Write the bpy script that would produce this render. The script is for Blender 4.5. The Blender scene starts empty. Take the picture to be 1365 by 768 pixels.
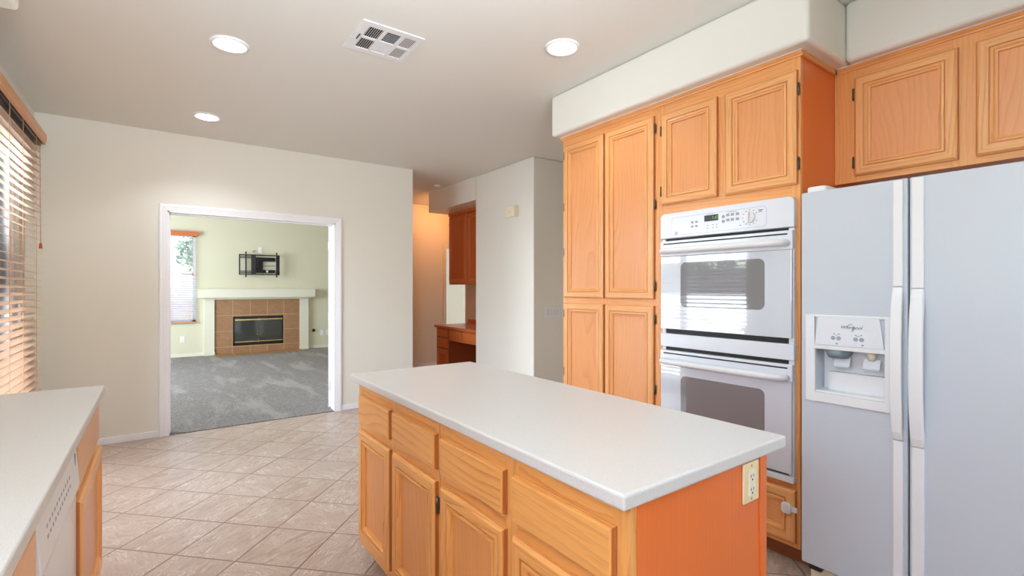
import bpy, bmesh, math, random
from mathutils import Vector, Matrix, Euler
random.seed(7)
SC = bpy.context.scene
C = SC.collection
PI = math.pi

# ------------------------------------------------------------------ camera
cam = bpy.data.objects.new('camera', bpy.data.cameras.new('camera'))
C.objects.link(cam)
cam.location = (0, 0, 1.335)
cam.rotation_euler = (PI / 2, 0, -math.radians(36))
cam.data.sensor_width = 36
cam.data.lens = 650 / 1365 * 36
cam.data.clip_start = 0.02
SC.camera = cam

# ------------------------------------------------------------------ exposure, sky, sun, daylight, fill lamps
SC.view_settings.view_transform = 'Standard'
SC.view_settings.look = 'None'
SC.view_settings.gamma = 1.0
SC.view_settings.use_curve_mapping = False
SC.view_settings.exposure = -0.17
SC.cycles.use_denoising = True
SC.cycles.max_bounces = 10
SC.cycles.diffuse_bounces = 6
SC.cycles.glossy_bounces = 4
SC.cycles.transparent_max_bounces = 16
SC.cycles.sample_clamp_indirect = 6
SC.cycles.caustics_reflective = False
SC.cycles.caustics_refractive = False

world = bpy.data.worlds.new('sky')
SC.world = world
world.use_nodes = True
wn = world.node_tree.nodes
wl = world.node_tree.links
sky = wn.new('ShaderNodeTexSky')
sky.sky_type = 'NISHITA'
sky.sun_disc = False
sky.sun_elevation = math.radians(48)
sky.sun_rotation = math.radians(140)
wl.new(sky.outputs[0], wn['Background'].inputs[0])
wn['Background'].inputs[1].default_value = 0.9


def lamp(name, kind, loc, rot, energy, color=(1, 1, 1), **kw):
    d = bpy.data.lights.new(name, kind)
    d.energy = energy
    d.color = color
    for k, v in kw.items():
        setattr(d, k, v)
    o = bpy.data.objects.new(name, d)
    C.objects.link(o)
    o.location = loc
    o.rotation_euler = rot
    return o


DAY = (0.88, 0.96, 1.06)
lamp('sun', 'SUN', (8, -8, 10), (math.radians(42), 0, math.radians(50)), 2.4, (1, 0.96, 0.9), angle=0.01)
# added fill by unseen rear and sink windows; daylight at the patio door
lamp('rear_fill', 'AREA', (1.3, -2.94, 1.55), (PI / 2, 0, 0), 6, DAY, shape='RECTANGLE', size=2.9, size_y=1.7)
lamp('sink_side_fill', 'AREA', (-0.76, 0.1, 1.65), (PI / 2, 0, -PI / 2), 26, DAY, shape='RECTANGLE', size=1.3, size_y=0.9)
lamp('patio_daylight', 'AREA', (-1.0, 3.9, 0.68), (PI / 2, 0, -PI / 2), 95, (0.84, 0.95, 1.08), shape='RECTANGLE', size=1.8, size_y=1.15)
lamp('patio_skylight', 'AREA', (-1.0, 3.9, 2.02), (PI / 2, 0, -PI / 2), 70, (0.84, 0.95, 1.08), shape='RECTANGLE', size=1.8, size_y=0.66)
lamp('living_room_fill', 'AREA', (-2.7, 8.6, 1.6), (PI / 2, 0, -PI / 2), 330, DAY, shape='RECTANGLE', size=2.6, size_y=1.8)  # added fill lamp at an unseen side window, brightens the living room


lamp('ceiling_bounce_fill', 'AREA', (0.3, -0.7, 1.75), (math.radians(132), 0, 0), 90, (0.86, 0.96, 1.06), shape='RECTANGLE', size=0.9, size_y=0.9, spread=math.radians(100))  # unseen lamp added behind the camera to brighten the ceiling ahead


# ------------------------------------------------------------------ materials
def lin(r, g, b):
    f = lambda c: (c / 255 / 12.92) if c / 255 <= 0.04045 else ((c / 255 + 0.055) / 1.055) ** 2.4
    return (f(r), f(g), f(b), 1)


class Mat:
    def __init__(s, name, color=(200, 200, 200), rough=0.5, metal=0.0, spec=0.5, coat=0.0, emit=None, emit_s=0.0):
        s.m = bpy.data.materials.new(name)
        s.m.use_nodes = True
        s.n = s.m.node_tree.nodes
        s.l = s.m.node_tree.links
        s.b = s.n['Principled BSDF']
        s.b.inputs['Base Color'].default_value = lin(*color)
        s.b.inputs['Roughness'].default_value = rough
        s.b.inputs['Metallic'].default_value = metal
        s.b.inputs['Specular IOR Level'].default_value = spec
        s.b.inputs['Coat Weight'].default_value = coat
        s.b.inputs['Coat Roughness'].default_value = 0.03
        if emit:
            s.b.inputs['Emission Color'].default_value = lin(*emit)
            s.b.inputs['Emission Strength'].default_value = emit_s

    def node(s, t, **kw):
        n = s.n.new(t)
        for k, v in kw.items():
            setattr(n, k, v)
        return n

    def link(s, a, b):
        s.l.new(a, b)

    def pos(s):
        return s.node('ShaderNodeNewGeometry').outputs['Position']

    def math(s, op, a, b=None, c=None):
        n = s.node('ShaderNodeMath', operation=op)
        for i, v in enumerate((a, b, c)):
            if v is None:
                continue
            if isinstance(v, (int, float)):
                n.inputs[i].default_value = v
            else:
                s.link(v, n.inputs[i])
        return n.outputs[0]

    def noise(s, vec, scale, detail=3, rough=0.5, dist=0.0):
        n = s.node('ShaderNodeTexNoise')
        n.inputs['Scale'].default_value = scale
        n.inputs['Detail'].default_value = detail
        n.inputs['Roughness'].default_value = rough
        n.inputs['Distortion'].default_value = dist
        if vec is not None:
            s.link(vec, n.inputs['Vector'])
        return n.outputs[0]

    def ramp(s, fac, stops):
        n = s.node('ShaderNodeValToRGB')
        e = n.color_ramp.elements
        while len(e) < len(stops):
            e.new(0.5)
        for i, (p, c) in enumerate(stops):
            e[i].position = p
            e[i].color = c if len(c) == 4 else lin(*c)
        s.link(fac, n.inputs[0])
        return n.outputs[0]

    def mix(s, fac, a, b, mode='MIX'):
        n = s.node('ShaderNodeMix', data_type='RGBA', blend_type=mode)
        for sock, v in ((n.inputs[0], fac), (n.inputs[6], a), (n.inputs[7], b)):
            if isinstance(v, (int, float)):
                sock.default_value = v
            elif isinstance(v, tuple):
                sock.default_value = v
            else:
                s.link(v, sock)
        return n.outputs[2]

    def vec(s, x, y, z=0.0):
        n = s.node('ShaderNodeCombineXYZ')
        for i, v in enumerate((x, y, z)):
            if isinstance(v, (int, float)):
                n.inputs[i].default_value = v
            else:
                s.link(v, n.inputs[i])
        return n.outputs[0]

    def sep(s, v):
        n = s.node('ShaderNodeSeparateXYZ')
        s.link(v, n.inputs[0])
        return n.outputs

    def color(s, sock):
        s.link(sock, s.b.inputs['Base Color'])

    def bump(s, h, strength=0.2, dist=0.01):
        n = s.node('ShaderNodeBump')
        n.inputs['Strength'].default_value = strength
        n.inputs['Distance'].default_value = dist
        s.link(h, n.inputs['Height'])
        s.link(n.outputs[0], s.b.inputs['Normal'])


def paint(name, color, rough=0.45, bump=0.06, scale=220):
    m = Mat(name, color, rough, spec=0.35)
    m.bump(m.noise(m.pos(), scale, 2), bump, 0.004)
    return m.m


def oak(name, base, grain, light, contrast=0.55, rough=0.32, freq=34.0, warp=4.5):
    m = Mat(name, base, rough, spec=0.45, coat=0.12)
    m.b.inputs['Coat Roughness'].default_value = 0.2
    uv = m.node('ShaderNodeUVMap').outputs[0]
    u, v, _ = m.sep(uv)
    warpn = m.noise(m.vec(m.math('MULTIPLY', u, 0.75), m.math('MULTIPLY', v, 3.2)), 1.0, 2, 0.45)
    jit = m.noise(m.vec(m.math('MULTIPLY', u, 14.0), m.math('MULTIPLY', v, 60.0)), 1.0, 2, 0.6)
    ph = m.math('ADD', m.math('MULTIPLY', v, freq), m.math('MULTIPLY', warpn, warp))
    ph = m.math('ADD', ph, m.math('MULTIPLY', jit, 0.28))
    fr = m.math('FRACT', ph)
    lines = m.math('POWER', fr, 3.5)
    fade = m.noise(m.vec(m.math('MULTIPLY', u, 1.7), m.math('MULTIPLY', v, 8.0), 3.3), 1.0, 2, 0.5)
    lines = m.math('MULTIPLY', lines, m.ramp(fade, [(0.36, (0.25, 0.25, 0.25, 1)), (0.66, (1, 1, 1, 1))]))
    p1 = m.noise(m.vec(m.math('MULTIPLY', u, 11.0), m.math('MULTIPLY', v, 330.0)), 1.0, 2, 0.6)
    p2 = m.noise(m.vec(m.math('MULTIPLY', u, 5.0), m.math('MULTIPLY', v, 110.0)), 1.0, 2, 0.6)
    pores = m.math('ADD', m.math('MULTIPLY', p1, 0.5), m.math('MULTIPLY', p2, 0.5))
    tone = m.noise(m.vec(m.math('MULTIPLY', u, 0.8), m.math('MULTIPLY', v, 9.0)), 1.0, 2, 0.5)
    col = m.mix(tone, lin(*base), lin(*light))
    col = m.mix(m.math('MULTIPLY', lines, contrast), col, lin(*grain))
    pf = m.math('MAXIMUM', m.math('MULTIPLY', m.math('SUBTRACT', pores, 0.5), 2.6), 0.0)
    col = m.mix(m.math('MINIMUM', m.math('MULTIPLY', pf, contrast), 1.0), col, lin(*grain))
    m.color(col)
    m.bump(m.math('SUBTRACT', 1.0, m.math('ADD', m.math('MULTIPLY', lines, 0.4), pores)), 0.06, 0.002)
    return m.m


M = {}
M['wall'] = paint('cream_wall_paint', (225, 222, 211))
M['soffit'] = paint('pale_soffit_paint', (228, 227, 217), 0.38, 0.09, 160)
M['ceiling'] = paint('ceiling_paint', (223, 222, 215), 0.7, 0.05, 160)
M['lrwall'] = paint('living_room_paint', (211, 208, 184))
M['hallwall'] = paint('hall_wall_paint', (226, 216, 200))
M['trim'] = Mat('white_trim_paint', (236, 236, 238), 0.35).m
M['mantel'] = Mat('mantel_paint', (222, 220, 202), 0.4).m
M['oak_frame'] = oak('oak_rails', (227, 162, 98), (190, 114, 56), (233, 174, 114), 0.7, freq=52, warp=9)
M['oak_panel'] = oak('oak_panels', (220, 148, 90), (194, 116, 62), (226, 158, 102), 0.5, freq=30, warp=14)
M['oak_face'] = oak('oak_face_frame', (224, 153, 88), (186, 110, 52), (230, 166, 102), 0.65, freq=46, warp=8)
M['oak_side'] = oak('oak_veneer_sides', (216, 106, 40), (200, 90, 30), (222, 114, 46), 0.3, freq=60, warp=1.5)
M['oak_island'] = oak('oak_island_fronts', (230, 162, 88), (186, 108, 48), (234, 170, 98), 0.85, freq=34, warp=10)
M['oak_island_panel'] = oak('oak_island_panels', (220, 148, 82), (196, 118, 58), (226, 156, 90), 0.35, freq=30, warp=10)
M['hall_oak'] = oak('red_oak_hall', (200, 106, 54), (160, 74, 32), (208, 116, 62), 0.5, freq=40, warp=7)
M['hall_panel'] = oak('red_oak_hall_panels', (186, 90, 40), (160, 70, 28), (192, 98, 46), 0.35, freq=30, warp=9)
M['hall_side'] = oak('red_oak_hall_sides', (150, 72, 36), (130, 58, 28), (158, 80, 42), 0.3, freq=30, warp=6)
M['oak_edge'] = oak('oak_dark_edges', (176, 104, 54), (130, 70, 34), (188, 116, 64), 0.5, freq=90, warp=4)  # darker oak for the left and right edges of doors and drawers
M['oak_dark'] = oak('oak_toe_kick', (150, 92, 54), (110, 66, 38), (160, 100, 60), 0.4)
M['bronze'] = Mat('bronze_hinge', (96, 86, 76), 0.35, 0.8).m
M['white'] = Mat('white_enamel', (222, 226, 232), 0.22, spec=0.5).m
M['white_plastic'] = Mat('white_plastic', (228, 229, 230), 0.4).m
M['almond'] = Mat('almond_plastic', (230, 210, 166), 0.35).m
M['ivory'] = Mat('ivory_plastic', (236, 228, 200), 0.4).m
M['black'] = Mat('black_gap', (12, 12, 14), 0.5).m
M['dark'] = Mat('dark_plastic', (34, 34, 38), 0.35).m
M['grey_print'] = Mat('grey_printing', (150, 155, 165), 0.5).m
M['ink'] = Mat('dark_lettering', (60, 60, 70), 0.5).m
M['chrome'] = Mat('steel', (190, 192, 195), 0.3, 1.0).m
M['brass'] = Mat('brass', (226, 196, 130), 0.25, 1.0).m
M['glow'] = Mat('lamp_lens', (255, 255, 255), 0.5, emit=(255, 250, 243), emit_s=9).m
M['display'] = Mat('display_digits', (60, 120, 40), 0.5, emit=(110, 190, 60), emit_s=0.6).m
M['leaf'] = Mat('leaves', (172, 186, 156), 0.6).m
M['bark'] = Mat('bark', (110, 86, 66), 0.8).m
M['cream_tip'] = Mat('grey_gasket', (120, 132, 140), 0.6).m
M['tassel'] = Mat('wooden_tassel', (186, 90, 40), 0.4).m
M['cord'] = Mat('ladder_cord', (206, 160, 128), 0.8).m
M['valance'] = oak('wood_valance', (206, 138, 84), (182, 112, 62), (214, 148, 94), 0.3, freq=20)
M['slat'] = oak('wooden_slats', (224, 194, 168), (204, 166, 136), (230, 202, 178), 0.3, rough=0.35, freq=30)
M['lrslat'] = Mat('white_slats', (206, 208, 220), 0.5).m
M['exterior'] = paint('stucco_fence', (206, 194, 186), 0.8, 0.3, 60)
M['patio'] = paint('patio_concrete', (190, 184, 174), 0.8, 0.2, 60)


def make_enamel():
    m = Mat('fridge_enamel', (194, 200, 208), 0.33, spec=0.45)
    n = m.noise(m.pos(), 420, 2)
    m.bump(n, 0.12, 0.002)
    return m.m


def make_oven_glass():
    m = Mat('white_oven_glass', (210, 217, 226), 0.06, spec=0.8, coat=1.0)
    m.b.inputs['Coat Roughness'].default_value = 0.01
    m.b.inputs['Coat IOR'].default_value = 1.7
    return m.m


def make_oven_window():
    m = Mat('dotted_oven_window', (118, 122, 124), 0.05, spec=0.8, coat=1.0)
    m.b.inputs['Coat Roughness'].default_value = 0.01
    m.b.inputs['Coat IOR'].default_value = 1.7
    x, y, z = m.sep(m.pos())
    a = m.math('SINE', m.math('MULTIPLY', y, 1500))
    b = m.math('SINE', m.math('MULTIPLY', z, 1500))
    d = m.math('MULTIPLY', a, b)
    m.color(m.mix(m.math('MULTIPLY_ADD', d, 0.5, 0.5), lin(108, 111, 114), lin(134, 136, 138)))
    return m.m


def make_glass(name, tint=(255, 255, 255), ior=1.45):
    m = bpy.data.materials.new(name)
    m.use_nodes = True
    n, l = m.node_tree.nodes, m.node_tree.links
    n.remove(n['Principled BSDF'])
    t = n.new('ShaderNodeBsdfTransparent')
    t.inputs[0].default_value = lin(*tint)
    g = n.new('ShaderNodeBsdfGlossy')
    g.inputs['Roughness'].default_value = 0.02
    f = n.new('ShaderNodeFresnel')
    f.inputs[0].default_value = ior
    x = n.new('ShaderNodeMixShader')
    l.new(f.outputs[0], x.inputs[0])
    l.new(t.outputs[0], x.inputs[1])
    l.new(g.outputs[0], x.inputs[2])
    l.new(x.outputs[0], n['Material Output'].inputs[0])
    return m


def make_counter():
    m = Mat('speckled_counter', (206, 204, 202), 0.36, spec=0.45)
    p = m.pos()
    a = m.noise(p, 420, 2, 0.6)
    b = m.noise(p, 900, 1, 0.5)
    f1 = m.ramp(a, [(0.30, (0, 0, 0, 1)), (0.42, (1, 1, 1, 1))])
    col = m.mix(f1, lin(186, 179, 171), lin(209, 206, 203))
    f2 = m.ramp(b, [(0.62, (0, 0, 0, 1)), (0.72, (1, 1, 1, 1))])
    col = m.mix(f2, col, lin(232, 230, 226))
    m.color(col)
    return m.m


def make_tile_floor():
    m = Mat('slate_look_tile', (190, 166, 148), 0.35, spec=0.4)
    x, y, z = m.sep(m.pos())
    u = m.math('DIVIDE', m.math('SUBTRACT', x, 0.306), 0.2355)
    v = m.math('DIVIDE', m.math('SUBTRACT', y, 3.690), 0.2425)
    a = m.math('MULTIPLY', m.math('ADD', u, v), 0.5)
    b = m.math('MULTIPLY', m.math('SUBTRACT', u, v), 0.5)
    fa, fb = m.math('FRACT', a), m.math('FRACT', b)
    ea = m.math('MINIMUM', fa, m.math('SUBTRACT', 1.0, fa))
    eb = m.math('MINIMUM', fb, m.math('SUBTRACT', 1.0, fb))
    e = m.math('MINIMUM', ea, eb)
    edge_n = m.noise(m.pos(), 60, 2)
    e2 = m.math('ADD', e, m.math('MULTIPLY', m.math('SUBTRACT', edge_n, 0.5), 0.006))
    g = m.ramp(e2, [(0.006, (0, 0, 0, 1)), (0.016, (1, 1, 1, 1))])
    ia, ib = m.math('FLOOR', a), m.math('FLOOR', b)
    wnz = m.node('ShaderNodeTexWhiteNoise', noise_dimensions='2D')
    m.link(m.vec(ia, ib), wnz.inputs['Vector'])
    rnd = wnz.outputs['Value']
    sw = m.math('GREATER_THAN', rnd, 0.62)
    # grain direction: mostly along one diagonal, some tiles turned
    p1 = m.math('ADD', m.math('MULTIPLY', fa, m.math('SUBTRACT', 1.0, sw)), m.math('MULTIPLY', fb, sw))
    p2 = m.math('ADD', m.math('MULTIPLY', fb, m.math('SUBTRACT', 1.0, sw)), m.math('MULTIPLY', fa, sw))
    off = m.math('MULTIPLY', rnd, 57.0)
    skew = m.math('ADD', p2, m.math('MULTIPLY', p1, m.math('SUBTRACT', rnd, 0.5)))
    vec = m.vec(m.math('ADD', m.math('MULTIPLY', p1, 3.0), off), m.math('MULTIPLY', skew, 11.0), off)
    n1 = m.noise(vec, 1.0, 4, 0.6, 0.9)
    n2 = m.noise(vec, 2.6, 4, 0.6, 1.2)
    ridge = m.math('ABSOLUTE', m.math('SUBTRACT', n1, 0.5))
    vein = m.ramp(ridge, [(0.0, (1, 1, 1, 1)), (0.035, (0, 0, 0, 1))])
    patch = m.ramp(m.noise(m.vec(m.math('ADD', m.math('MULTIPLY', p1, 2.0), off), m.math('MULTIPLY', p2, 3.0), rnd), 1.0, 2, 0.5), [(0.42, (0, 0, 0, 1)), (0.6, (1, 1, 1, 1))])
    vein = m.math('MULTIPLY', vein, patch)
    vein2 = m.ramp(m.math('ABSOLUTE', m.math('SUBTRACT', n2, 0.5)), [(0.0, (1, 1, 1, 1)), (0.03, (0, 0, 0, 1))])
    base = m.mix(rnd, lin(168, 146, 130), lin(184, 165, 151))
    base = m.mix(m.ramp(n1, [(0.35, (0, 0, 0, 1)), (0.7, (1, 1, 1, 1))]), base, lin(194, 177, 164))
    col = m.mix(m.math('MULTIPLY', vein, 0.7), base, lin(232, 224, 216))
    col = m.mix(m.math('MULTIPLY', vein2, 0.6), col, lin(146, 122, 106))
    col = m.mix(g, lin(136, 110, 92), col)
    m.color(col)
    h = m.math('ADD', m.math('MULTIPLY', n1, 0.5), m.math('MULTIPLY', g, 0.6))
    h = m.math('ADD', h, m.math('MULTIPLY', n2, 0.25))
    m.bump(h, 0.45, 0.008)
    return m.m


def make_carpet():
    m = Mat('grey_carpet', (150, 146, 142), 0.95, spec=0.1)
    p = m.pos()
    fine = m.noise(p, 70, 5, 0.8)
    x, y, z = m.sep(p)
    clump = m.noise(p, 9, 3, 0.6)
    sw = m.noise(m.vec(m.math('MULTIPLY', x, 2.4), m.math('MULTIPLY', y, 0.5)), 1.5, 4, 0.55, 0.5)
    col = m.mix(m.ramp(fine, [(0.32, (0, 0, 0, 1)), (0.68, (1, 1, 1, 1))]), lin(96, 93, 91), lin(192, 187, 184))
    col = m.mix(m.math('MULTIPLY', m.ramp(clump, [(0.4, (0, 0, 0, 1)), (0.7, (1, 1, 1, 1))]), 0.25), col, lin(126, 124, 120))
    col = m.mix(m.math('MULTIPLY', m.ramp(sw, [(0.52, (0, 0, 0, 1)), (0.64, (1, 1, 1, 1))]), 0.34), col, lin(206, 201, 196))
    m.color(col)
    m.bump(fine, 1.0, 0.02)
    return m.m


def make_hearth_tile(x0, z0, s):
    m = Mat('brown_hearth_tile', (170, 122, 82), 0.5, spec=0.3)
    x, y, z = m.sep(m.pos())
    u = m.math('DIVIDE', m.math('SUBTRACT', x, x0), s)
    v = m.math('DIVIDE', m.math('SUBTRACT', z, z0), s)
    fu, fv = m.math('FRACT', u), m.math('FRACT', v)
    e = m.math('MINIMUM', m.math('MINIMUM', fu, m.math('SUBTRACT', 1.0, fu)), m.math('MINIMUM', fv, m.math('SUBTRACT', 1.0, fv)))
    g = m.ramp(e, [(0.010, (0, 0, 0, 1)), (0.024, (1, 1, 1, 1))])
    w = m.node('ShaderNodeTexWhiteNoise', noise_dimensions='2D')
    m.link(m.vec(m.math('FLOOR', u), m.math('FLOOR', v)), w.inputs['Vector'])
    n = m.noise(m.vec(m.math('ADD', u, m.math('MULTIPLY', w.outputs['Value'], 30.0)), m.math('MULTIPLY', v, 3.0)), 2.2, 5, 0.6, 1.0)
    base = m.mix(n, lin(134, 98, 66), lin(184, 145, 110))
    base = m.mix(m.math('MULTIPLY', w.outputs['Value'], 0.3), base, lin(140, 102, 70))
    m.color(m.mix(g, lin(186, 156, 128), base))
    m.bump(m.math('ADD', n, g), 0.3, 0.008)
    return m.m


M['fridge'] = make_enamel()
M['oven_glass'] = make_oven_glass()
M['oven_window'] = make_oven_window()
M['glass'] = make_glass('clear_glass')
M['fire_glass'] = Mat('smoked_glass', (58, 60, 58), 0.06, spec=0.8).m
M['counter'] = make_counter()
M['tile'] = make_tile_floor()
M['carpet'] = make_carpet()
M['hearth'] = make_hearth_tile(0.90, 0.152 - 0.317, 0.317)


# ------------------------------------------------------------------ mesh building
class MB:
    """collects quads with per-corner uv in metres (u runs with the grain)"""

    def __init__(s):
        s.v, s.f, s.uv, s.sm, s.mi = [], [], [], [], []
        s.cur = 0

    def face(s, pts, uvs=None, smooth=False):
        i = len(s.v)
        s.v += [tuple(p) for p in pts]
        s.f.append(list(range(i, i + len(pts))))
        s.uv.append(uvs or [(0, 0)] * len(pts))
        s.sm.append(smooth)
        s.mi.append(s.cur)

    def box(s, x0, x1, y0, y1, z0, z1, grain='z', skip=''):
        x0, x1 = min(x0, x1), max(x0, x1)
        y0, y1 = min(y0, y1), max(y0, y1)
        z0, z1 = min(z0, z1), max(z0, z1)
        ou, ov = random.uniform(0, 40), random.uniform(0, 40)
        g = 'xyz'.index(grain)
        P = lambda a, b, c: ((x0, x1)[a], (y0, y1)[b], (z0, z1)[c])
        faces = {'-x': [(0, 0, 0), (0, 0, 1), (0, 1, 1), (0, 1, 0)], '+x': [(1, 0, 0), (1, 1, 0), (1, 1, 1), (1, 0, 1)],
                 '-y': [(0, 0, 0), (1, 0, 0), (1, 0, 1), (0, 0, 1)], '+y': [(0, 1, 0), (0, 1, 1), (1, 1, 1), (1, 1, 0)],
                 '-z': [(0, 0, 0), (0, 1, 0), (1, 1, 0), (1, 0, 0)], '+z': [(0, 0, 1), (1, 0, 1), (1, 1, 1), (0, 1, 1)]}
        for k, q in faces.items():
            if k in skip.split():
                continue
            pts = [P(*c) for c in q]
            ax = 'xyz'.index(k[1])
            oth = [i for i in range(3) if i != ax]
            if g in oth:
                ua, va = g, [i for i in oth if i != g][0]
            else:
                ua, va = oth
            s.face(pts, [(p[ua] + ou, p[va] + ov + 0.37 * ax) for p in pts])
        return s

    def prism(s, pts, axis, a0, a1, smooth=False):
        """extrude a closed 2-d outline along an axis; outline coords are the other two axes in order"""
        def P(p, a):
            q = list(p)
            q.insert('xyz'.index(axis), a)
            return tuple(q)
        n = len(pts)
        ou, ov = random.uniform(0, 40), random.uniform(0, 40)
        for i in range(n):
            p, q = pts[i], pts[(i + 1) % n]
            d = math.dist(p, q)
            s.face([P(p, a0), P(q, a0), P(q, a1), P(p, a1)], [(a0 + ou, ov), (a0 + ou, ov + d), (a1 + ou, ov + d), (a1 + ou, ov)], smooth)
        s.face([P(p, a0) for p in reversed(pts)], [(p[1] + ou, p[0] + ov) for p in reversed(pts)])
        s.face([P(p, a1) for p in pts], [(p[1] + ou, p[0] + ov) for p in pts])
        return s

    def cyl(s, p0, p1, r0, r1=None, n=16, cap=True, smooth=True):
        r1 = r0 if r1 is None else r1
        p0, p1 = Vector(p0), Vector(p1)
        d = (p1 - p0).normalized()
        a = d.orthogonal().normalized()
        b = d.cross(a)
        R = lambda c, r, i: c + (a * math.cos(2 * PI * i / n) + b * math.sin(2 * PI * i / n)) * r
        for i in range(n):
            s.face([R(p0, r0, i), R(p0, r0, i + 1), R(p1, r1, i + 1), R(p1, r1, i)], None, smooth)
        if cap:
            s.face([R(p0, r0, i) for i in reversed(range(n))])
            s.face([R(p1, r1, i) for i in range(n)])
        return s

    def tube(s, pts, r, n=12):
        pts = [Vector(p) for p in pts]
        rings = []
        for i, p in enumerate(pts):
            d = (pts[min(i + 1, len(pts) - 1)] - pts[max(i - 1, 0)]).normalized()
            up = Vector((0, 0, 1)) if abs(d.z) < 0.9 else Vector((1, 0, 0))
            a = d.cross(up).normalized()
            b = d.cross(a)
            rr = r[i] if isinstance(r, (list, tuple)) else r
            rings.append([p + (a * math.cos(2 * PI * k / n) + b * math.sin(2 * PI * k / n)) * rr for k in range(n)])
        for i in range(len(rings) - 1):
            for k in range(n):
                s.face([rings[i][k], rings[i][(k + 1) % n], rings[i + 1][(k + 1) % n], rings[i + 1][k]], None, True)
        s.face(list(reversed(rings[0])))
        s.face(rings[-1])
        return s

    def build(s, name, mat, parent=None, bevel=0.0, seg=2, origin=None, weld=True):
        bm = bmesh.new()
        lay = bm.loops.layers.uv.new('UVMap')
        vs = [bm.verts.new(p) for p in s.v]
        for f, uv, sm, mi in zip(s.f, s.uv, s.sm, s.mi):
            try:
                fc = bm.faces.new([vs[i] for i in f])
            except ValueError:
                continue
            fc.smooth = sm
            fc.material_index = mi
            for lp, t in zip(fc.loops, uv):
                lp[lay].uv = t
        if weld:
            bmesh.ops.remove_doubles(bm, verts=bm.verts, dist=1e-5)
            bmesh.ops.recalc_face_normals(bm, faces=bm.faces)
        if origin is None:
            lo = [min(v[i] for v in s.v) for i in range(3)]
            hi = [max(v[i] for v in s.v) for i in range(3)]
            origin = ((lo[0] + hi[0]) / 2, (lo[1] + hi[1]) / 2, lo[2])
        bmesh.ops.translate(bm, verts=bm.verts, vec=-Vector(origin))
        me = bpy.data.meshes.new(name)
        bm.to_mesh(me)
        bm.free()
        for mt in (mat if isinstance(mat, (list, tuple)) else [mat]):
            me.materials.append(mt)
        o = bpy.data.objects.new(name, me)
        C.objects.link(o)
        place(o, origin, parent)
        if bevel:
            md = o.modifiers.new('bevel', 'BEVEL')
            md.width = bevel
            md.segments = seg
            md.limit_method = 'ANGLE'
            md.angle_limit = math.radians(40)
        return o


WORLD = {}


def place(o, origin, parent):
    WORLD[o.name] = Vector(origin)
    if parent is not None:
        o.parent = parent
        o.location = Vector(origin) - WORLD[parent.name]
    else:
        o.location = origin


def tag(o, label, cat, group=None):
    o['label'] = label
    o['category'] = cat
    if group:
        o['group'] = group
    return o


def thing(name, label, cat, loc, group=None):
    o = bpy.data.objects.new(name, None)
    o.empty_display_size = 0.1
    C.objects.link(o)
    place(o, loc, None)
    return tag(o, label, cat, group)


def struct(o):
    o['kind'] = 'structure'
    return o


def box(name, mat, x0, x1, y0, y1, z0, z1, parent=None, bevel=0.0, grain='z', seg=2):
    return MB().box(x0, x1, y0, y1, z0, z1, grain).build(name, mat, parent, bevel, seg)


def copy_tree(src, offset, label=None):
    r = src.copy()
    C.objects.link(r)
    r.location = Vector(src.location) + Vector(offset)
    WORLD[r.name] = WORLD[src.name] + Vector(offset)
    if label:
        r['label'] = label
    for ch in list(src.children):
        c = ch.copy()
        C.objects.link(c)
        c.parent = r
        for g in list(ch.children):
            d = g.copy()
            C.objects.link(d)
            d.parent = c
    return r


def rrect(a0, a1, b0, b1, r, n=6, corners=(1, 1, 1, 1)):
    """rounded rectangle outline: corners in order (a0,b0) (a1,b0) (a1,b1) (a0,b1)"""
    out = []
    for (ca, cb, st), on in zip(((a0 + r, b0 + r, PI), (a1 - r, b0 + r, 1.5 * PI), (a1 - r, b1 - r, 0), (a0 + r, b1 - r, 0.5 * PI)), corners):
        if on:
            for i in range(n + 1):
                t = st + i / n * PI / 2
                out.append((ca + r * math.cos(t), cb + r * math.sin(t)))
        else:
            t = st + PI / 4
            out.append((ca + math.copysign(r, math.cos(t)), cb + math.copysign(r, math.sin(t))))
    return out


def ring_mesh(mb, xf, y0, y1, z0, z1, s, prof, horiz_first=True):
    """mitred frame: concentric rectangles; prof = [(inset, height)], face looks along s*x from plane xf"""
    loops = []
    for ins, h in prof:
        x = xf + s * h
        loops.append([(x, y0 + ins, z0 + ins), (x, y1 - ins, z0 + ins), (x, y1 - ins, z1 - ins), (x, y0 + ins, z1 - ins)])
    offs = [(random.uniform(0, 40), random.uniform(0, 40)) for _ in range(4)]
    run = [0]
    for a, b in zip(prof, prof[1:]):
        run.append(run[-1] + math.hypot(b[0] - a[0], b[1] - a[1]))
    for i in range(len(prof) - 1):
        A, B = loops[i], loops[i + 1]
        for k in range(4):
            k2 = (k + 1) % 4
            ax = 1 if k in (0, 2) else 2
            ou, ov = offs[k]
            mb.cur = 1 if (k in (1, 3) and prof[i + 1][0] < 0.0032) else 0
            mb.face([A[k], A[k2], B[k2], B[k]], [(A[k][ax] + ou, run[i] + ov), (A[k2][ax] + ou, run[i] + ov), (B[k2][ax] + ou, run[i + 1] + ov), (B[k][ax] + ou, run[i + 1] + ov)])
    mb.cur = 0
    return loops


DOOR_PROF = [(0.0, 0.0), (0.0, 0.011), (0.0025, 0.0145), (0.010, 0.0205), (0.040, 0.0205), (0.0415, 0.0125), (0.0455, 0.0115), (0.047, 0.0180), (0.0555, 0.0195), (0.058, 0.015), (0.0625, 0.0125), (0.064, 0.014), (0.0675, 0.0135), (0.069, 0.003), (0.070, 0.003), (0.070, 0.0)]


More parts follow.
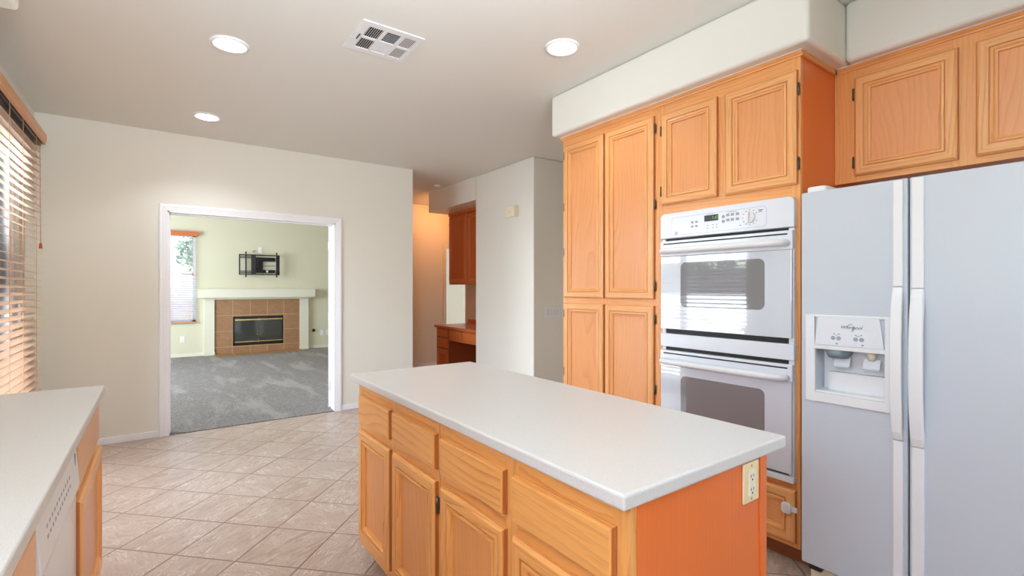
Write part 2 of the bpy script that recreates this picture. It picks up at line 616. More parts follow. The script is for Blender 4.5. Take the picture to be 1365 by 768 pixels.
def panel_door(parent, xf, y0, y1, z0, z1, s, mf, mp, name='cabinet_door', hinges=(), label=None, scale=1.0, pgrain='z'):
    prof = [(a * scale, h) for a, h in DOOR_PROF]
    mb = MB()
    L = ring_mesh(mb, xf, y0, y1, z0, z1, s, prof)
    A, B = L[-1], L[0]
    for k in range(4):
        k2 = (k + 1) % 4
        mb.face([A[k], A[k2], B[k2], B[k]])
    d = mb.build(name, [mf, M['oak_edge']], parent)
    if label:
        d['label'] = label
    w = prof[-1][0] - 0.002
    MB().box(xf + s * 0.001, xf + s * 0.0055, y0 + w, y1 - w, z0 + w, z1 - w, pgrain).build('door_panel', mp, d, 0.001)
    for hy, hz, side in hinges:
        hb = MB().box(xf, xf + s * 0.006, hy - 0.006 if side > 0 else hy - 0.004, hy + 0.004 if side > 0 else hy + 0.006, hz - 0.024, hz + 0.024)
        hb.cyl((xf + s * 0.009, hy, hz - 0.026), (xf + s * 0.009, hy, hz + 0.026), 0.0055, n=10)
        for e in (-0.03, 0.026):
            hb.cyl((xf + s * 0.009, hy, hz + e), (xf + s * 0.009, hy, hz + e + 0.004), 0.0042, n=8)
        hb.build('hinge', M['bronze'], d)
    return d


DRAWER_PROF = [(0.0, 0.0), (0.0, 0.0055), (0.0018, 0.0062), (0.0018, 0.0105), (0.0030, 0.0112), (0.0030, 0.0155), (0.0045, 0.0165), (0.0045, 0.0185), (0.0062, 0.0200)]


def drawer(parent, xf, y0, y1, z0, z1, s, mat, name='drawer_front'):
    mb = MB()
    L = ring_mesh(mb, xf, y0, y1, z0, z1, s, DRAWER_PROF)
    ou, ov = random.uniform(0, 40), random.uniform(0, 40)
    for q in (L[-1], L[0]):
        mb.face(q, [(p[1] + ou, p[2] + ov) for p in q])
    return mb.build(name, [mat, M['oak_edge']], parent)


def lettering(name, body, size, loc, face, parent, mat, shear=0.0, label=None):
    cu = bpy.data.curves.new(name, 'FONT')
    cu.body = body
    cu.size = size
    cu.extrude = 0.0002
    cu.shear = shear
    cu.align_x = 'CENTER'
    cu.align_y = 'CENTER'
    cu.materials.append(mat)
    tmp = bpy.data.objects.new('tmp_text', cu)
    C.objects.link(tmp)
    bpy.context.view_layer.update()
    me = bpy.data.meshes.new_from_object(tmp.evaluated_get(bpy.context.evaluated_depsgraph_get()))
    bpy.data.objects.remove(tmp)
    bpy.data.curves.remove(cu)
    me.name = name
    o = bpy.data.objects.new(name, me)
    C.objects.link(o)
    place(o, loc, parent)
    o.rotation_euler = (PI / 2, 0, -PI / 2 if face < 0 else PI / 2)
    return o


# ------------------------------------------------------------------ room shell
CE = 2.745
W = M['wall']


def wall(name, mat, x0, x1, y0, y1, z0=0.0, z1=CE + 0.02, bevel=0.0):
    return struct(box(name, mat, x0, x1, y0, y1, z0, z1, None, bevel, seg=4))


def wall_multi(name, mat, boxes):
    mb = MB()
    for b in boxes:
        mb.box(*b)
    return struct(mb.build(name, mat, weld=False))


# floors
struct(box('floor', M['tile'], -0.95, 4.7, -3.1, 5.395, -0.12, 0.0))
struct(box('floor_hallway', M['tile'], 2.36, 5.0, 5.395, 7.6, -0.12, 0.0))
wall_multi('floor_living_room', M['carpet'], [(-3.0, 2.36, 5.395, 7.6, -0.12, 0.008), (-3.0, 5.0, 7.6, 11.4, -0.12, 0.008)])
# ceilings
struct(box('ceiling', M['ceiling'], -0.95, 5.0, -3.1, 5.52, CE, CE + 0.1))
struct(box('ceiling_hallway', M['ceiling'], 2.36, 5.0, 5.52, 7.7, CE, CE + 0.1))
wall_multi('ceiling_living_room', M['ceiling'], [(-3.1, 5.1, 5.4, 11.5, 3.3, 3.4)])

# window wall with patio-door and sink-window openings
PY0, PY1, PZ = 2.95, 4.88, 2.38
SY0, SY1, SZ0, SZ1 = -0.6, 0.8, 1.15, 2.15
wall_multi('wall_left', W, [(-0.95, -0.8, -3.1, SY0, 0, CE), (-0.95, -0.8, SY0, SY1, 0, SZ0), (-0.95, -0.8, SY0, SY1, SZ1, CE),
                            (-0.95, -0.8, SY1, PY0, 0, CE), (-0.95, -0.8, PY0, PY1, PZ, CE), (-0.95, -0.8, PY1, 5.52, 0, CE)])
# back wall with doorway to the living room
DX0, DX1, DZ = 0.072, 1.558, 2.035
wall_multi('wall_back', W, [(-0.8, DX0, 5.4, 5.52, 0, CE), (DX0, DX1, 5.4, 5.52, DZ, CE), (DX1, 2.46, 5.4, 5.52, 0, CE)])
# rear wall behind the camera with a broad window
wall_multi('wall_rear', W, [(-0.95, -0.1, -3.1, -3.0, 0, CE), (2.7, 3.24, -3.1, -3.0, 0, CE), (-0.1, 2.7, -3.1, -3.0, 0, 0.7), (-0.1, 2.7, -3.1, -3.0, 2.4, CE)])
wall('wall_right', W, 3.12, 3.24, -3.1, 2.712)
wall('wall_passage_near', W, 3.24, 4.7, 2.592, 2.712)
wall('wall_passage_end', W, 4.6, 4.7, 2.712, 4.08)
# partition with the chime and the switches
wall('wall_partition', M['soffit'], 3.25, 3.98, 4.08, 5.255, 0, CE, 0.012)
wall('wall_passage_far', W, 3.98, 4.7, 4.08, 4.2)
wall('wall_niche', M['hallwall'], 3.85, 3.98, 5.255, 6.53, 0, CE)
struct(box('wall_niche_soffit', M['soffit'], 3.25, 3.85, 5.255, 6.571, 2.45, CE, None, 0.0))
wall('wall_hall_left', M['hallwall'], 2.36, 2.46, 5.52, 7.7)
HX0 = 4.09
wall_multi('wall_hall_far', M['hallwall'], [(2.46, HX0, 7.6, 7.7, 0, CE), (HX0, 4.85, 7.6, 7.7, 2.04, CE), (4.85, 5.0, 7.6, 7.7, 0, CE)])
wall('wall_hall_right', M['hallwall'], 5.0, 5.1, 4.2, 11.5, 0, 3.3)
# living room walls
FY = 11.3
LWX0, LWX1, LWZ0, LWZ1 = -0.9, 0.60, 0.68, 2.38
wall_multi('wall_living_room_far', M['lrwall'], [(-3.1, LWX0, FY, FY + 0.12, 0, 3.3), (LWX1, 5.1, FY, FY + 0.12, 0, 3.3), (LWX0, LWX1, FY, FY + 0.12, 0, LWZ0), (LWX0, LWX1, FY, FY + 0.12, LWZ1, 3.3)])
wall_multi('wall_living_room_left', M['lrwall'], [(-3.1, -3.0, 5.4, 7.2, 0, 3.3), (-3.1, -3.0, 10.0, FY, 0, 3.3), (-3.1, -3.0, 7.2, 10.0, 0, 0.6), (-3.1, -3.0, 7.2, 10.0, 2.6, 3.3)])
wall_multi('wall_living_room_near', M['lrwall'], [(-3.0, -0.95, 5.4, 5.52, 0, 3.3), (-0.95, 2.46, 5.5201, 5.523, CE, 3.3), (2.46, 5.0, 7.7, 7.703, CE, 3.3), (2.457, 2.46, 5.52, 7.7, CE, 3.3)])

# soffits
struct(box('wall_soffit_pantry', M['soffit'], 2.352, 3.12, 0.985, 2.747, 2.45, CE, None, 0.022, seg=5))
struct(box('wall_soffit_fridge', M['soffit'], 2.752, 3.12, -3.0, 0.985, 2.45, CE, None, 0.022, seg=5))
struct(box('wall_soffit_sink', M['soffit'], -0.8, -0.455, -3.0, 2.79, 2.455, CE, None, 0.022, seg=5))

# trims: door casing, jamb, baseboards
mb = MB()
CW = 0.062
cprof = [(0.0, 5.4), (0.0, 5.392), (0.004, 5.390), (0.016, 5.389), (0.018, 5.386), (0.032, 5.385), (0.034, 5.381), (0.054, 5.379), (0.060, 5.382), (CW, 5.386), (CW, 5.4)]
for (d0, y0_), (d1, y1_) in zip(cprof, cprof[1:]):
    L0 = [(DX0 - d0, y0_, 0), (DX0 - d0, y0_, DZ + d0), (DX1 + d0, y0_, DZ + d0), (DX1 + d0, y0_, 0)]
    L1 = [(DX0 - d1, y1_, 0), (DX0 - d1, y1_, DZ + d1), (DX1 + d1, y1_, DZ + d1), (DX1 + d1, y1_, 0)]
    for k in range(3):
        mb.face([L0[k], L0[k + 1], L1[k + 1], L1[k]])
struct(mb.build('trim_1', M['trim'], None))
mb = MB()
mb.box(DX0 - 0.002, DX0 + 0.014, 5.392, 5.525, 0, DZ)
mb.box(DX1 - 0.014, DX1 + 0.002, 5.392, 5.525, 0, DZ)
mb.box(DX0, DX1, 5.392, 5.525, DZ - 0.014, DZ + 0.002)
mb.box(DX0 + 0.014, DX0 + 0.024, 5.45, 5.485, 0, DZ - 0.014)
mb.box(DX0 + 0.014, DX1 - 0.014, 5.45, 5.485, DZ - 0.026, DZ - 0.014)
struct(mb.build('trim_2', M['trim'], None, weld=False))


def baseboard(name, x0, x1, y0, y1, z=0.0, mat='trim'):
    return struct(box(name, M[mat], x0, x1, y0, y1, z, z + 0.058, None, 0.003))


baseboard('baseboard_back_left', -0.8, DX0 - CW, 5.388, 5.4)
baseboard('baseboard_back_right', DX1 + CW, 2.46, 5.388, 5.4)
baseboard('baseboard_left', -0.8, -0.788, PY1 + 0.05, 5.388)
baseboard('baseboard_hall', 2.46, HX0 - 0.07, 7.588, 7.6, 0, 'trim')
baseboard('baseboard_partition', 3.26, 3.98, 4.068, 4.08)
baseboard('baseboard_chime_wall', 3.238, 3.25, 4.09, 5.25)
baseboard('baseboard_living_left', -3.0, 0.735, FY - 0.012, FY, 0.008, 'mantel')
baseboard('baseboard_living_right', 2.67, 5.0, FY - 0.012, FY, 0.008, 'mantel')
mb = MB()
mb.box(HX0 - 0.06, HX0, 7.585, 7.6, 0, 2.10).box(HX0, 4.85, 7.585, 7.6, 2.04, 2.10).box(4.85, 4.91, 7.585, 7.6, 0, 2.10)
struct(mb.build('trim_3', M['hallwall'], None, 0.002, weld=False))

# patio sliding door (frame, sashes, glass, handle)
mb = MB()
mb.box(-0.93, -0.82, PY0, PY0 + 0.05, 0, PZ).box(-0.93, -0.82, PY1 - 0.05, PY1, 0, PZ).box(-0.93, -0.82, PY0, PY1, PZ - 0.05, PZ).box(-0.93, -0.82, PY0, PY1, 0, 0.04)
door1 = struct(mb.build('door_1', M['white_plastic'], None, 0.003, weld=False))
YM = (PY0 + PY1) / 2
for (a, b, xx) in ((PY0 + 0.05, YM + 0.03, -0.905), (YM - 0.03, PY1 - 0.05, -0.865)):
    sb = MB().box(xx, xx + 0.035, a, a + 0.06, 0.04, PZ - 0.05).box(xx, xx + 0.035, b - 0.06, b, 0.04, PZ - 0.05)
    sb.box(xx, xx + 0.035, a + 0.06, b - 0.06, 0.04, 0.12).box(xx, xx + 0.035, a + 0.06, b - 0.06, PZ - 0.13, PZ - 0.05)
    sb.build('sash', M['white_plastic'], door1, 0.002, weld=False)
    MB().box(xx + 0.014, xx + 0.02, a + 0.06, b - 0.06, 0.12, PZ - 0.13).build('door_pane', M['glass'], door1)
hb = MB().box(-0.828, -0.818, PY1 - 0.105, PY1 - 0.06, 1.02, 1.28)
hb.tube([(-0.82, PY1 - 0.08, 1.05), (-0.785, PY1 - 0.08, 1.07), (-0.785, PY1 - 0.08, 1.23), (-0.82, PY1 - 0.08, 1.25)], 0.009)
hb.build('door_handle', M['white_plastic'], door1, weld=False)
# sink window and rear window glazing
for nm, bxs, pane in (('window_2', [(-0.90, -0.85, SY0, SY1, SZ0, SZ0 + 0.05), (-0.90, -0.85, SY0, SY1, SZ1 - 0.05, SZ1), (-0.90, -0.85, SY0, SY0 + 0.05, SZ0, SZ1), (-0.90, -0.85, SY1 - 0.05, SY1, SZ0, SZ1)], (-0.88, -0.874, SY0, SY1, SZ0, SZ1)),
                      ('window_3', [(-0.1, 2.7, -3.07, -3.02, 0.7, 0.75), (-0.1, 2.7, -3.07, -3.02, 2.35, 2.4), (-0.1, -0.05, -3.07, -3.02, 0.7, 2.4), (2.65, 2.7, -3.07, -3.02, 0.7, 2.4), (1.275, 1.325, -3.07, -3.02, 0.7, 2.4)], (-0.1, 2.7, -3.05, -3.044, 0.7, 2.4)),
                      ('window_4', [(-3.07, -3.02, 7.2, 10.0, 0.6, 0.65), (-3.07, -3.02, 7.2, 10.0, 2.55, 2.6), (-3.07, -3.02, 7.2, 7.25, 0.6, 2.6), (-3.07, -3.02, 9.95, 10.0, 0.6, 2.6), (-3.07, -3.02, 8.57, 8.63, 0.6, 2.6)], (-3.05, -3.044, 7.2, 10.0, 0.6, 2.6))):
    wmb = MB()
    for b in bxs:
        wmb.box(*b)
    wo = struct(wmb.build(nm, M['white_plastic'], None, weld=False))
    MB().box(*pane).build('window_pane', M['glass'], wo)
# living room window
wmb = MB().box(LWX0, LWX1, FY + 0.04, FY + 0.09, LWZ0, LWZ0 + 0.05).box(LWX0, LWX1, FY + 0.04, FY + 0.09, LWZ1 - 0.05, LWZ1)
for xx in (LWX0, -0.175, LWX1 - 0.05):
    wmb.box(xx, xx + 0.05, FY + 0.04, FY + 0.09, LWZ0, LWZ1)
win1 = struct(wmb.build('window_1', M['white_plastic'], None, weld=False))
MB().box(LWX0, LWX1, FY + 0.06, FY + 0.066, LWZ0, LWZ1).build('window_pane', M['glass'], win1)

# ------------------------------------------------------------------ outside
struct(box('ground', M['patio'], -14, -3.1, -6, 22, -0.3, -0.1))
struct(box('ground_by_patio', M['patio'], -3.1, -0.95, -6, 5.4, -0.3, -0.1))
struct(box('ground_behind_house', M['patio'], -3.1, 9, FY + 0.12, 22, -0.3, -0.1))


def block_fence(name, label, boxes, caps):
    t = thing(name, label, 'fence', ((boxes[0] + boxes[1]) / 2, (boxes[2] + boxes[3]) / 2, -0.1))
    box('fence_wall', M['exterior'], *boxes, parent=t)
    box('fence_cap', M['exterior'], *caps, parent=t, bevel=0.01)
    return t


block_fence('garden_fence', 'tan garden wall seen through the living room window', (-8.9, 8, 15.0, 15.15, -0.1, 1.70), (-8.9, 8, 14.97, 15.18, 1.70, 1.76))
block_fence('garden_fence', 'tan garden wall beyond the patio door blinds', (-6.2, -6.05, -6, 14.9, -0.1, 1.75), (-6.23, -6.02, -6, 14.9, 1.75, 1.81))


def tree(x, y, h, r, label):
    t = thing('garden_tree', label, 'tree', (x, y, -0.1), 'trees beyond the garden walls')
    MB().tube([(x, y, -0.1), (x + 0.05, y, h * 0.4), (x, y + 0.05, h * 0.75)], [0.12, 0.1, 0.06]).build('trunk', M['bark'], t)
    mb = MB()
    for i in range(900):
        d = Vector((random.gauss(0, 1), random.gauss(0, 1), random.gauss(0, 1))).normalized() * r * random.uniform(0.45, 1.0) ** 0.6
        c = Vector((x, y, h * 0.72)) + Vector((d.x, d.y, d.z * 0.85))
        a = Vector((random.gauss(0, 1), random.gauss(0, 1), random.gauss(0, 1))).normalized() * 0.11
        b = a.orthogonal().normalized() * 0.07
        mb.face([c - a, c + b, c + a, c - b])
    mb.build('foliage', M['leaf'], t, weld=False)


tree(-1.4, 17.2, 3.6, 1.4, 'leafy tree left of the middle of the living room window')
tree(1.6, 17.6, 3.3, 1.2, 'leafy tree at the right edge of the living room window')
tree(-7.8, 4.6, 3.4, 1.4, 'leafy tree behind the patio wall facing the sliding door')
tree(-8.0, 8.6, 3.8, 1.6, 'leafy tree behind the patio wall, further from the sliding door')

# ------------------------------------------------------------------ pantry + oven cabinets
FX = 2.44


def face_frame(parent, x, t, y0, y1, z0, z1, stiles, rails, s=-1, mat='oak_face'):
    """stiles: (y0,y1) list full height, rails: (ya,yb,za,zb)"""
    mb = MB()
    for a, b in stiles:
        mb.box(x, x - s * t, a, b, z0, z1, 'z')
    for ya, yb, za, zb in rails:
        mb.box(x, x - s * t, ya, yb, za, zb, 'y' if yb - ya > zb - za else 'z')
    return mb.build('face_frame', M[mat], parent, weld=False)


SEAM = 1.846
p = thing('pantry_cabinet', 'tall oak pantry cabinet with four doors, left of the wall ovens', 'cabinet', (2.78, 2.28, 0), None)
box('carcass', M['oak_side'], FX + 0.019, 3.118, SEAM + 0.001, 2.71, 0.105, 2.43, p)
face_frame(p, FX, 0.019, SEAM, 2.71, 0.105, 2.43, [(SEAM + 0.0005, SEAM + 0.06), (2.25, 2.32), (2.65, 2.71)],
           [(SEAM + 0.06, 2.25, 2.36, 2.43), (2.32, 2.65, 2.36, 2.43), (SEAM + 0.06, 2.25, 1.21, 1.28), (2.32, 2.65, 1.21, 1.28), (SEAM + 0.06, 2.25, 0.105, 0.16), (2.32, 2.65, 0.105, 0.16)])
panel_door(p, FX, 2.294, 2.684, 1.265, 2.376, -1, M['oak_frame'], M['oak_panel'], hinges=[(2.688, z, 1) for z in (2.31, 1.93, 1.60, 1.33)][:3])
panel_door(p, FX, 1.882, 2.279, 1.265, 2.376, -1, M['oak_frame'], M['oak_panel'], hinges=[(1.877, z, -1) for z in (2.30, 1.84, 1.345)])
panel_door(p, FX, 2.294, 2.684, 0.15, 1.226, -1, M['oak_frame'], M['oak_panel'], hinges=[(2.688, z, 1) for z in (1.15, 0.72, 0.24)])
panel_door(p, FX, 1.882, 2.279, 0.15, 1.226, -1, M['oak_frame'], M['oak_panel'], hinges=[(1.877, z, -1) for z in (1.145, 0.72, 0.24)])
box('toe_kick', M['oak_dark'], 2.53, 2.55, SEAM + 0.001, 2.705, 0, 0.105, p, grain='y')


def crown(parent, x, y0, y1, left=False, right_to=None):
    mb = MB()
    z0, z1 = 2.424, 2.4495
    pts = [(x + 0.001, z0), (x - 0.006, z0), (x - 0.008, z0 + 0.007), (x - 0.013, z0 + 0.010), (x - 0.013, z0 + 0.014), (x - 0.019, z0 + 0.021), (x - 0.019, z1), (x + 0.001, z1)]
    mb.prism(pts, 'y', y0 - (0.012 if right_to else 0), y1 + (0.012 if left else 0))
    if right_to:
        mb.box(x + 0.001, right_to, y0 - 0.012, y0 - 0.001, z0, z1, 'x')
    if left:
        mb.box(x + 0.001, x + 0.6, y1 + 0.001, y1 + 0.012, z0, z1, 'x')
    MB().box(x - 0.021, x - 0.0005, y0 - (0.013 if right_to else 0), y1 + (0.013 if left else 0), z1 - 0.003, z1 + 0.0003).build('caulk_line', M['trim'], parent)
    return mb.build('crown_moulding', M['oak_face'], parent, weld=False)


crown(p, FX, SEAM + 0.0005, 2.71, left=True)

OY0 = 1.055
c = thing('oven_cabinet', 'tall oak cabinet holding the double wall ovens', 'cabinet', (2.78, 1.45, 0))
mb = MB()
mb.box(FX + 0.019, 3.118, OY0, OY0 + 0.018, 0.105, 2.43).box(FX + 0.019, 3.118, SEAM - 0.018, SEAM - 0.001, 0.105, 2.43)
mb.box(3.10, 3.118, OY0 + 0.018, SEAM - 0.018, 0.105, 2.43).box(FX + 0.019, 3.10, OY0 + 0.018, SEAM - 0.018, 2.40, 2.43, 'y')
mb.box(FX + 0.019, 3.10, OY0 + 0.018, SEAM - 0.018, 1.79, 1.81, 'y').box(FX + 0.019, 3.10, OY0 + 0.018, SEAM - 0.018, 0.385, 0.405, 'y').box(FX + 0.019, 3.10, OY0 + 0.018, SEAM - 0.018, 0.105, 0.123, 'y')
mb.build('carcass', M['oak_side'], c, weld=False)
face_frame(c, FX, 0.019, OY0, SEAM, 0.105, 2.43, [(OY0, OY0 + 0.04), (SEAM - 0.04, SEAM - 0.0005)],
           [(OY0 + 0.04, SEAM - 0.04, 2.35, 2.43), (OY0 + 0.04, SEAM - 0.04, 1.76, 1.84), (1.415, 1.48, 1.84, 2.35), (OY0 + 0.04, SEAM - 0.04, 0.36, 0.42), (OY0 + 0.04, SEAM - 0.04, 0.105, 0.14)])
panel_door(c, FX, 1.470, 1.827, 1.826, 2.364, -1, M['oak_frame'], M['oak_panel'], hinges=[(1.832, z, 1) for z in (2.27, 1.91)])
panel_door(c, FX, 1.065, 1.424, 1.824, 2.361, -1, M['oak_frame'], M['oak_panel'], hinges=[(1.060, z, -1) for z in (2.27, 1.92)])
panel_door(c, FX, 1.072, 1.83, 0.128, 0.378, -1, M['oak_frame'], M['oak_panel'], 'lower_door', pgrain='y')
box('toe_kick', M['oak_dark'], 2.53, 2.55, OY0 + 0.001, SEAM - 0.001, 0, 0.105, c, grain='y')
crown(c, FX, OY0, SEAM - 0.0005, right_to=2.80)

lk = thing('child_safety_latch', 'white plastic child latch on the low oak door beside the fridge', 'latch', (2.418, 1.09, 0.27))
MB().prism(rrect(1.083, 1.128, 0.268, 0.318, 0.015), 'x', 2.402, 2.4197).build('latch_body', M['white_plastic'], lk, 0.004)
MB().cyl((2.404, 1.106, 0.293), (2.397, 1.106, 0.293), 0.013).build('release_button', M['white_plastic'], lk, 0.0015)
MB().box(2.412, 2.4195, 1.0585, 1.084, 0.281, 0.305).build('latch_strap', M['white_plastic'], lk, 0.001)

# ------------------------------------------------------------------ double wall oven
ov = thing('double_wall_oven', 'white double wall oven built into the tall oak cabinet', 'oven', (2.42, 1.443, 0.416))
box('oven_body', M['black'], 2.425, 2.90, 1.098, 1.79, 0.43, 1.755, ov)
for a, b in ((1.074, 1.098), (1.79, 1.812)):
    MB().box(2.419, 2.4395, a, b, 0.42, 1.62).build('oven_side_trim', M['white'], ov, 0.001)
cp = MB().prism(rrect(1.068, 1.818, 1.622, 1.768, 0.028, corners=(0, 0, 1, 1)), 'x', 2.404, 2.4395).build('control_panel', M['white'], ov, 0.006, 3)
XP = 2.4038
# outline of the control area
ol = rrect(1.195, 1.74, 1.637, 1.738, 0.018)
for inner, outer in (((rrect(1.1965, 1.7385, 1.6385, 1.7365, 0.017)), ol),):
    mb = MB()
    n = len(outer)
    for i in range(n):
        j = (i + 1) % n
        a, b, d, e = outer[i], outer[j], inner[j], inner[i]
        mb.face([(XP, *a), (XP, *b), (XP, *d), (XP, *e)])
    mb.build('panel_outline', M['grey_print'], cp, weld=False)
box('display', M['dark'], XP - 0.001, XP + 0.001, 1.448, 1.53, 1.695, 1.728, cp, 0.0005)
lettering('display_digits', '1:45', 0.024, (XP - 0.0012, 1.466, 1.7115), -1, cp, M['display'])
for yy in (1.578, 1.604):
    for zz in (1.70, 1.677):
        MB().box(XP - 0.0003, XP + 0.0005, yy - 0.008, yy + 0.008, zz - 0.006, zz + 0.006).build('touch_button', M['grey_print'], cp, weld=False)
for yy in (1.395, 1.370, 1.343):
    for zz in (1.716, 1.69):
        MB().box(XP - 0.0003, XP + 0.0005, yy - 0.009, yy + 0.009, zz - 0.007, zz + 0.007).build('touch_button', M['grey_print'], cp, weld=False)
for yy in (1.512, 1.480, 1.459):
    for zz in (1.675, 1.66):
        MB().prism([(yy - 0.005, zz - 0.004), (yy + 0.005, zz - 0.004), (yy, zz + 0.005)], 'x', XP - 0.0003, XP + 0.0005).build('touch_button', M['grey_print'], cp, weld=False)
for yy in (1.42,):
    for zz in (1.71, 1.685):
        MB().cyl((XP - 0.0003, yy, zz), (XP + 0.0005, yy, zz), 0.009).build('touch_button', M['grey_print'], cp, weld=False)
for q in ((1.47, 1.515, 1.7335, 1.7355), (1.345, 1.395, 1.729, 1.732)):
    MB().box(XP - 0.0003, XP + 0.0005, *q).build('panel_marking', M['grey_print'], cp, weld=False)
kn = MB().cyl((2.404, 1.278, 1.69), (2.392, 1.278, 1.69), 0.029, 0.027, 28)
kn.box(2.380, 2.393, 1.274, 1.282, 1.664, 1.716)
kn.build('oven_knob', M['white_plastic'], cp, 0.002, weld=False)
mb = MB()
for i in range(11):
    t = math.radians(-60 + i * 30)
    mb.box(XP - 0.0003, XP + 0.0005, 1.278 + 0.038 * math.sin(t) - 0.003, 1.278 + 0.038 * math.sin(t) + 0.003, 1.69 + 0.038 * math.cos(t) - 0.0016, 1.69 + 0.038 * math.cos(t) + 0.0016)
mb.box(XP - 0.0003, XP + 0.0005, 1.213, 1.235, 1.718, 1.722).box(XP - 0.0003, XP + 0.0005, 1.218, 1.235, 1.711, 1.714)
mb.cyl((XP - 0.0004, 1.328, 1.655), (XP + 0.0005, 1.328, 1.655), 0.003)
mb.build('knob_markings', M['ink'], cp, weld=False)
em = MB()
for i in range(20):
    t0, t1 = 2 * PI * i / 20, 2 * PI * (i + 1) / 20
    f = lambda r, t: (XP, 1.708 + r * math.cos(t), 1.649 + r * math.sin(t))
    em.face([f(0.0085, t0), f(0.0085, t1), f(0.006, t1), f(0.006, t0)])
em.build('round_emblem', M['ink'], cp, weld=False)
lettering('emblem_letters', 'GE', 0.008, (XP - 0.0002, 1.708, 1.649), -1, cp, M['ink'], 0.2)


def oven_door(z0, z1, band, slot, hz, win, wname):
    d = MB().box(2.401, 2.424, 1.078, 1.811, z0, band).build('oven_door', M['oven_glass'], ov, 0.0025)
    MB().box(2.398, 2.424, 1.073, 1.813, band + 0.0005, z1).build('door_top_band', M['white'], d, 0.004)
    MB().box(2.3972, 2.3985, 1.095, 1.79, slot - 0.0035, slot + 0.0035).build('vent_slot', M['black'], d)
    pts = [(2.40, 1.792, hz - 0.004)]
    for i in range(7):
        t = i / 6 * PI / 2
        pts.append((2.40 - 0.042 * math.sin(t), 1.792 - 0.05 * (1 - math.cos(t)), hz))
    for i in range(7):
        t = (1 - i / 6) * PI / 2
        pts.append((2.40 - 0.042 * math.sin(t), 1.100 + 0.05 * (1 - math.cos(t)), hz))
    MB().tube(pts, 0.0165, 14).build('oven_handle', M['white_plastic'], d)
    MB().prism(rrect(1.203, 1.676, *win, 0.03), 'x', 2.4003, 2.4015).build('oven_window', M['oven_window'], d)
    return d


oven_door(1.098, 1.607, 1.517, 1.590, 1.548, (1.227, 1.480), 'upper')
oven_door(0.458, 0.974, 0.893, 0.957, 0.912, (0.60, 0.838), 'lower')
MB().box(2.404, 2.4395, 1.068, 1.816, 0.994, 1.070).build('middle_trim', M['white'], ov, 0.004)
MB().box(2.404, 2.4395, 1.070, 1.816, 0.416, 0.445).build('lower_trim', M['white'], ov, 0.004)

# ------------------------------------------------------------------ cabinet above the fridge
u = thing('fridge_top_cabinet', 'oak wall cabinet above the white refrigerator', 'cabinet', (2.97, 0.53, 1.864))
UY0, UY1, UX = -0.02, 1.054, 2.82
box('carcass', M['oak_side'], UX + 0.019, 3.118, UY0, UY1, 1.864, 2.43, u)
face_frame(u, UX, 0.019, UY0, UY1, 1.864, 2.43, [(UY0, 0.14), (0.49, 0.60), (0.945, UY1)], [(0.14, 0.49, 2.36, 2.43), (0.60, 0.945, 2.36, 2.43), (0.14, 0.49, 1.864, 1.91), (0.60, 0.945, 1.864, 1.91)])
panel_door(u, UX, 0.573, 0.963, 1.893, 2.38, -1, M['oak_frame'], M['oak_panel'], hinges=[(0.968, z, 1) for z in (2.30, 1.96)])
panel_door(u, UX, 0.127, 0.517, 1.893, 2.38, -1, M['oak_frame'], M['oak_panel'], hinges=[(0.122, z, -1) for z in (2.30, 1.96)])
crown(u, UX, UY0, UY1 - 0.014)

# ------------------------------------------------------------------ refrigerator
R0, R1 = 0.045, 0.972       # y extents
RX = 2.255                  # door face
fr = thing('refrigerator', 'white side-by-side refrigerator with ice and water dispenser', 'refrigerator', (2.65, 0.51, 0))
MB().box(RX + 0.105, 3.08, R0 + 0.004, R1 - 0.006, 0.035, 1.735).build('fridge_body', M['fridge'], fr, 0.004)
FB, FT = 0.155, 1.745
RG0, RG1, RZ0, RZ1 = 0.669, 0.917, 0.896, 1.080
mb = MB()
xf, xb = RX, RX + 0.1
a0, a1 = 0.6015, R1


def Q(x, y, z):
    return (x, y, z)


ys = [a0, RG0, RG1, a1]
zs = [FB, RZ0, RZ1, FT]
for i in range(3):
    for j in range(3):
        if i == 1 and j == 1:
            continue
        mb.face([Q(xf, ys[i], zs[j]), Q(xf, ys[i + 1], zs[j]), Q(xf, ys[i + 1], zs[j + 1]), Q(xf, ys[i], zs[j + 1])])
for (ya, za), (yb, zb) in (((a0, FB), (a1, FB)), ((a1, FB), (a1, FT)), ((a1, FT), (a0, FT)), ((a0, FT), (a0, FB))):
    seq_y = [y for y in ys if min(ya, yb) <= y <= max(ya, yb)] if ya != yb else None
    seq_z = [z for z in zs if min(za, zb) <= z <= max(za, zb)] if za != zb else None
    if seq_y:
        for y0_, y1_ in zip(seq_y, seq_y[1:]):
            mb.face([Q(xf, y0_, za), Q(xf, y1_, za), Q(xb, y1_, za), Q(xb, y0_, za)])
    else:
        for z0_, z1_ in zip(seq_z, seq_z[1:]):
            mb.face([Q(xf, ya, z0_), Q(xf, ya, z1_), Q(xb, ya, z1_), Q(xb, ya, z0_)])
for i in range(3):
    for j in range(3):
        if i == 1 and j == 1:
            continue
        mb.face([Q(xb, ys[i], zs[j]), Q(xb, ys[i + 1], zs[j]), Q(xb, ys[i + 1], zs[j + 1]), Q(xb, ys[i], zs[j + 1])])
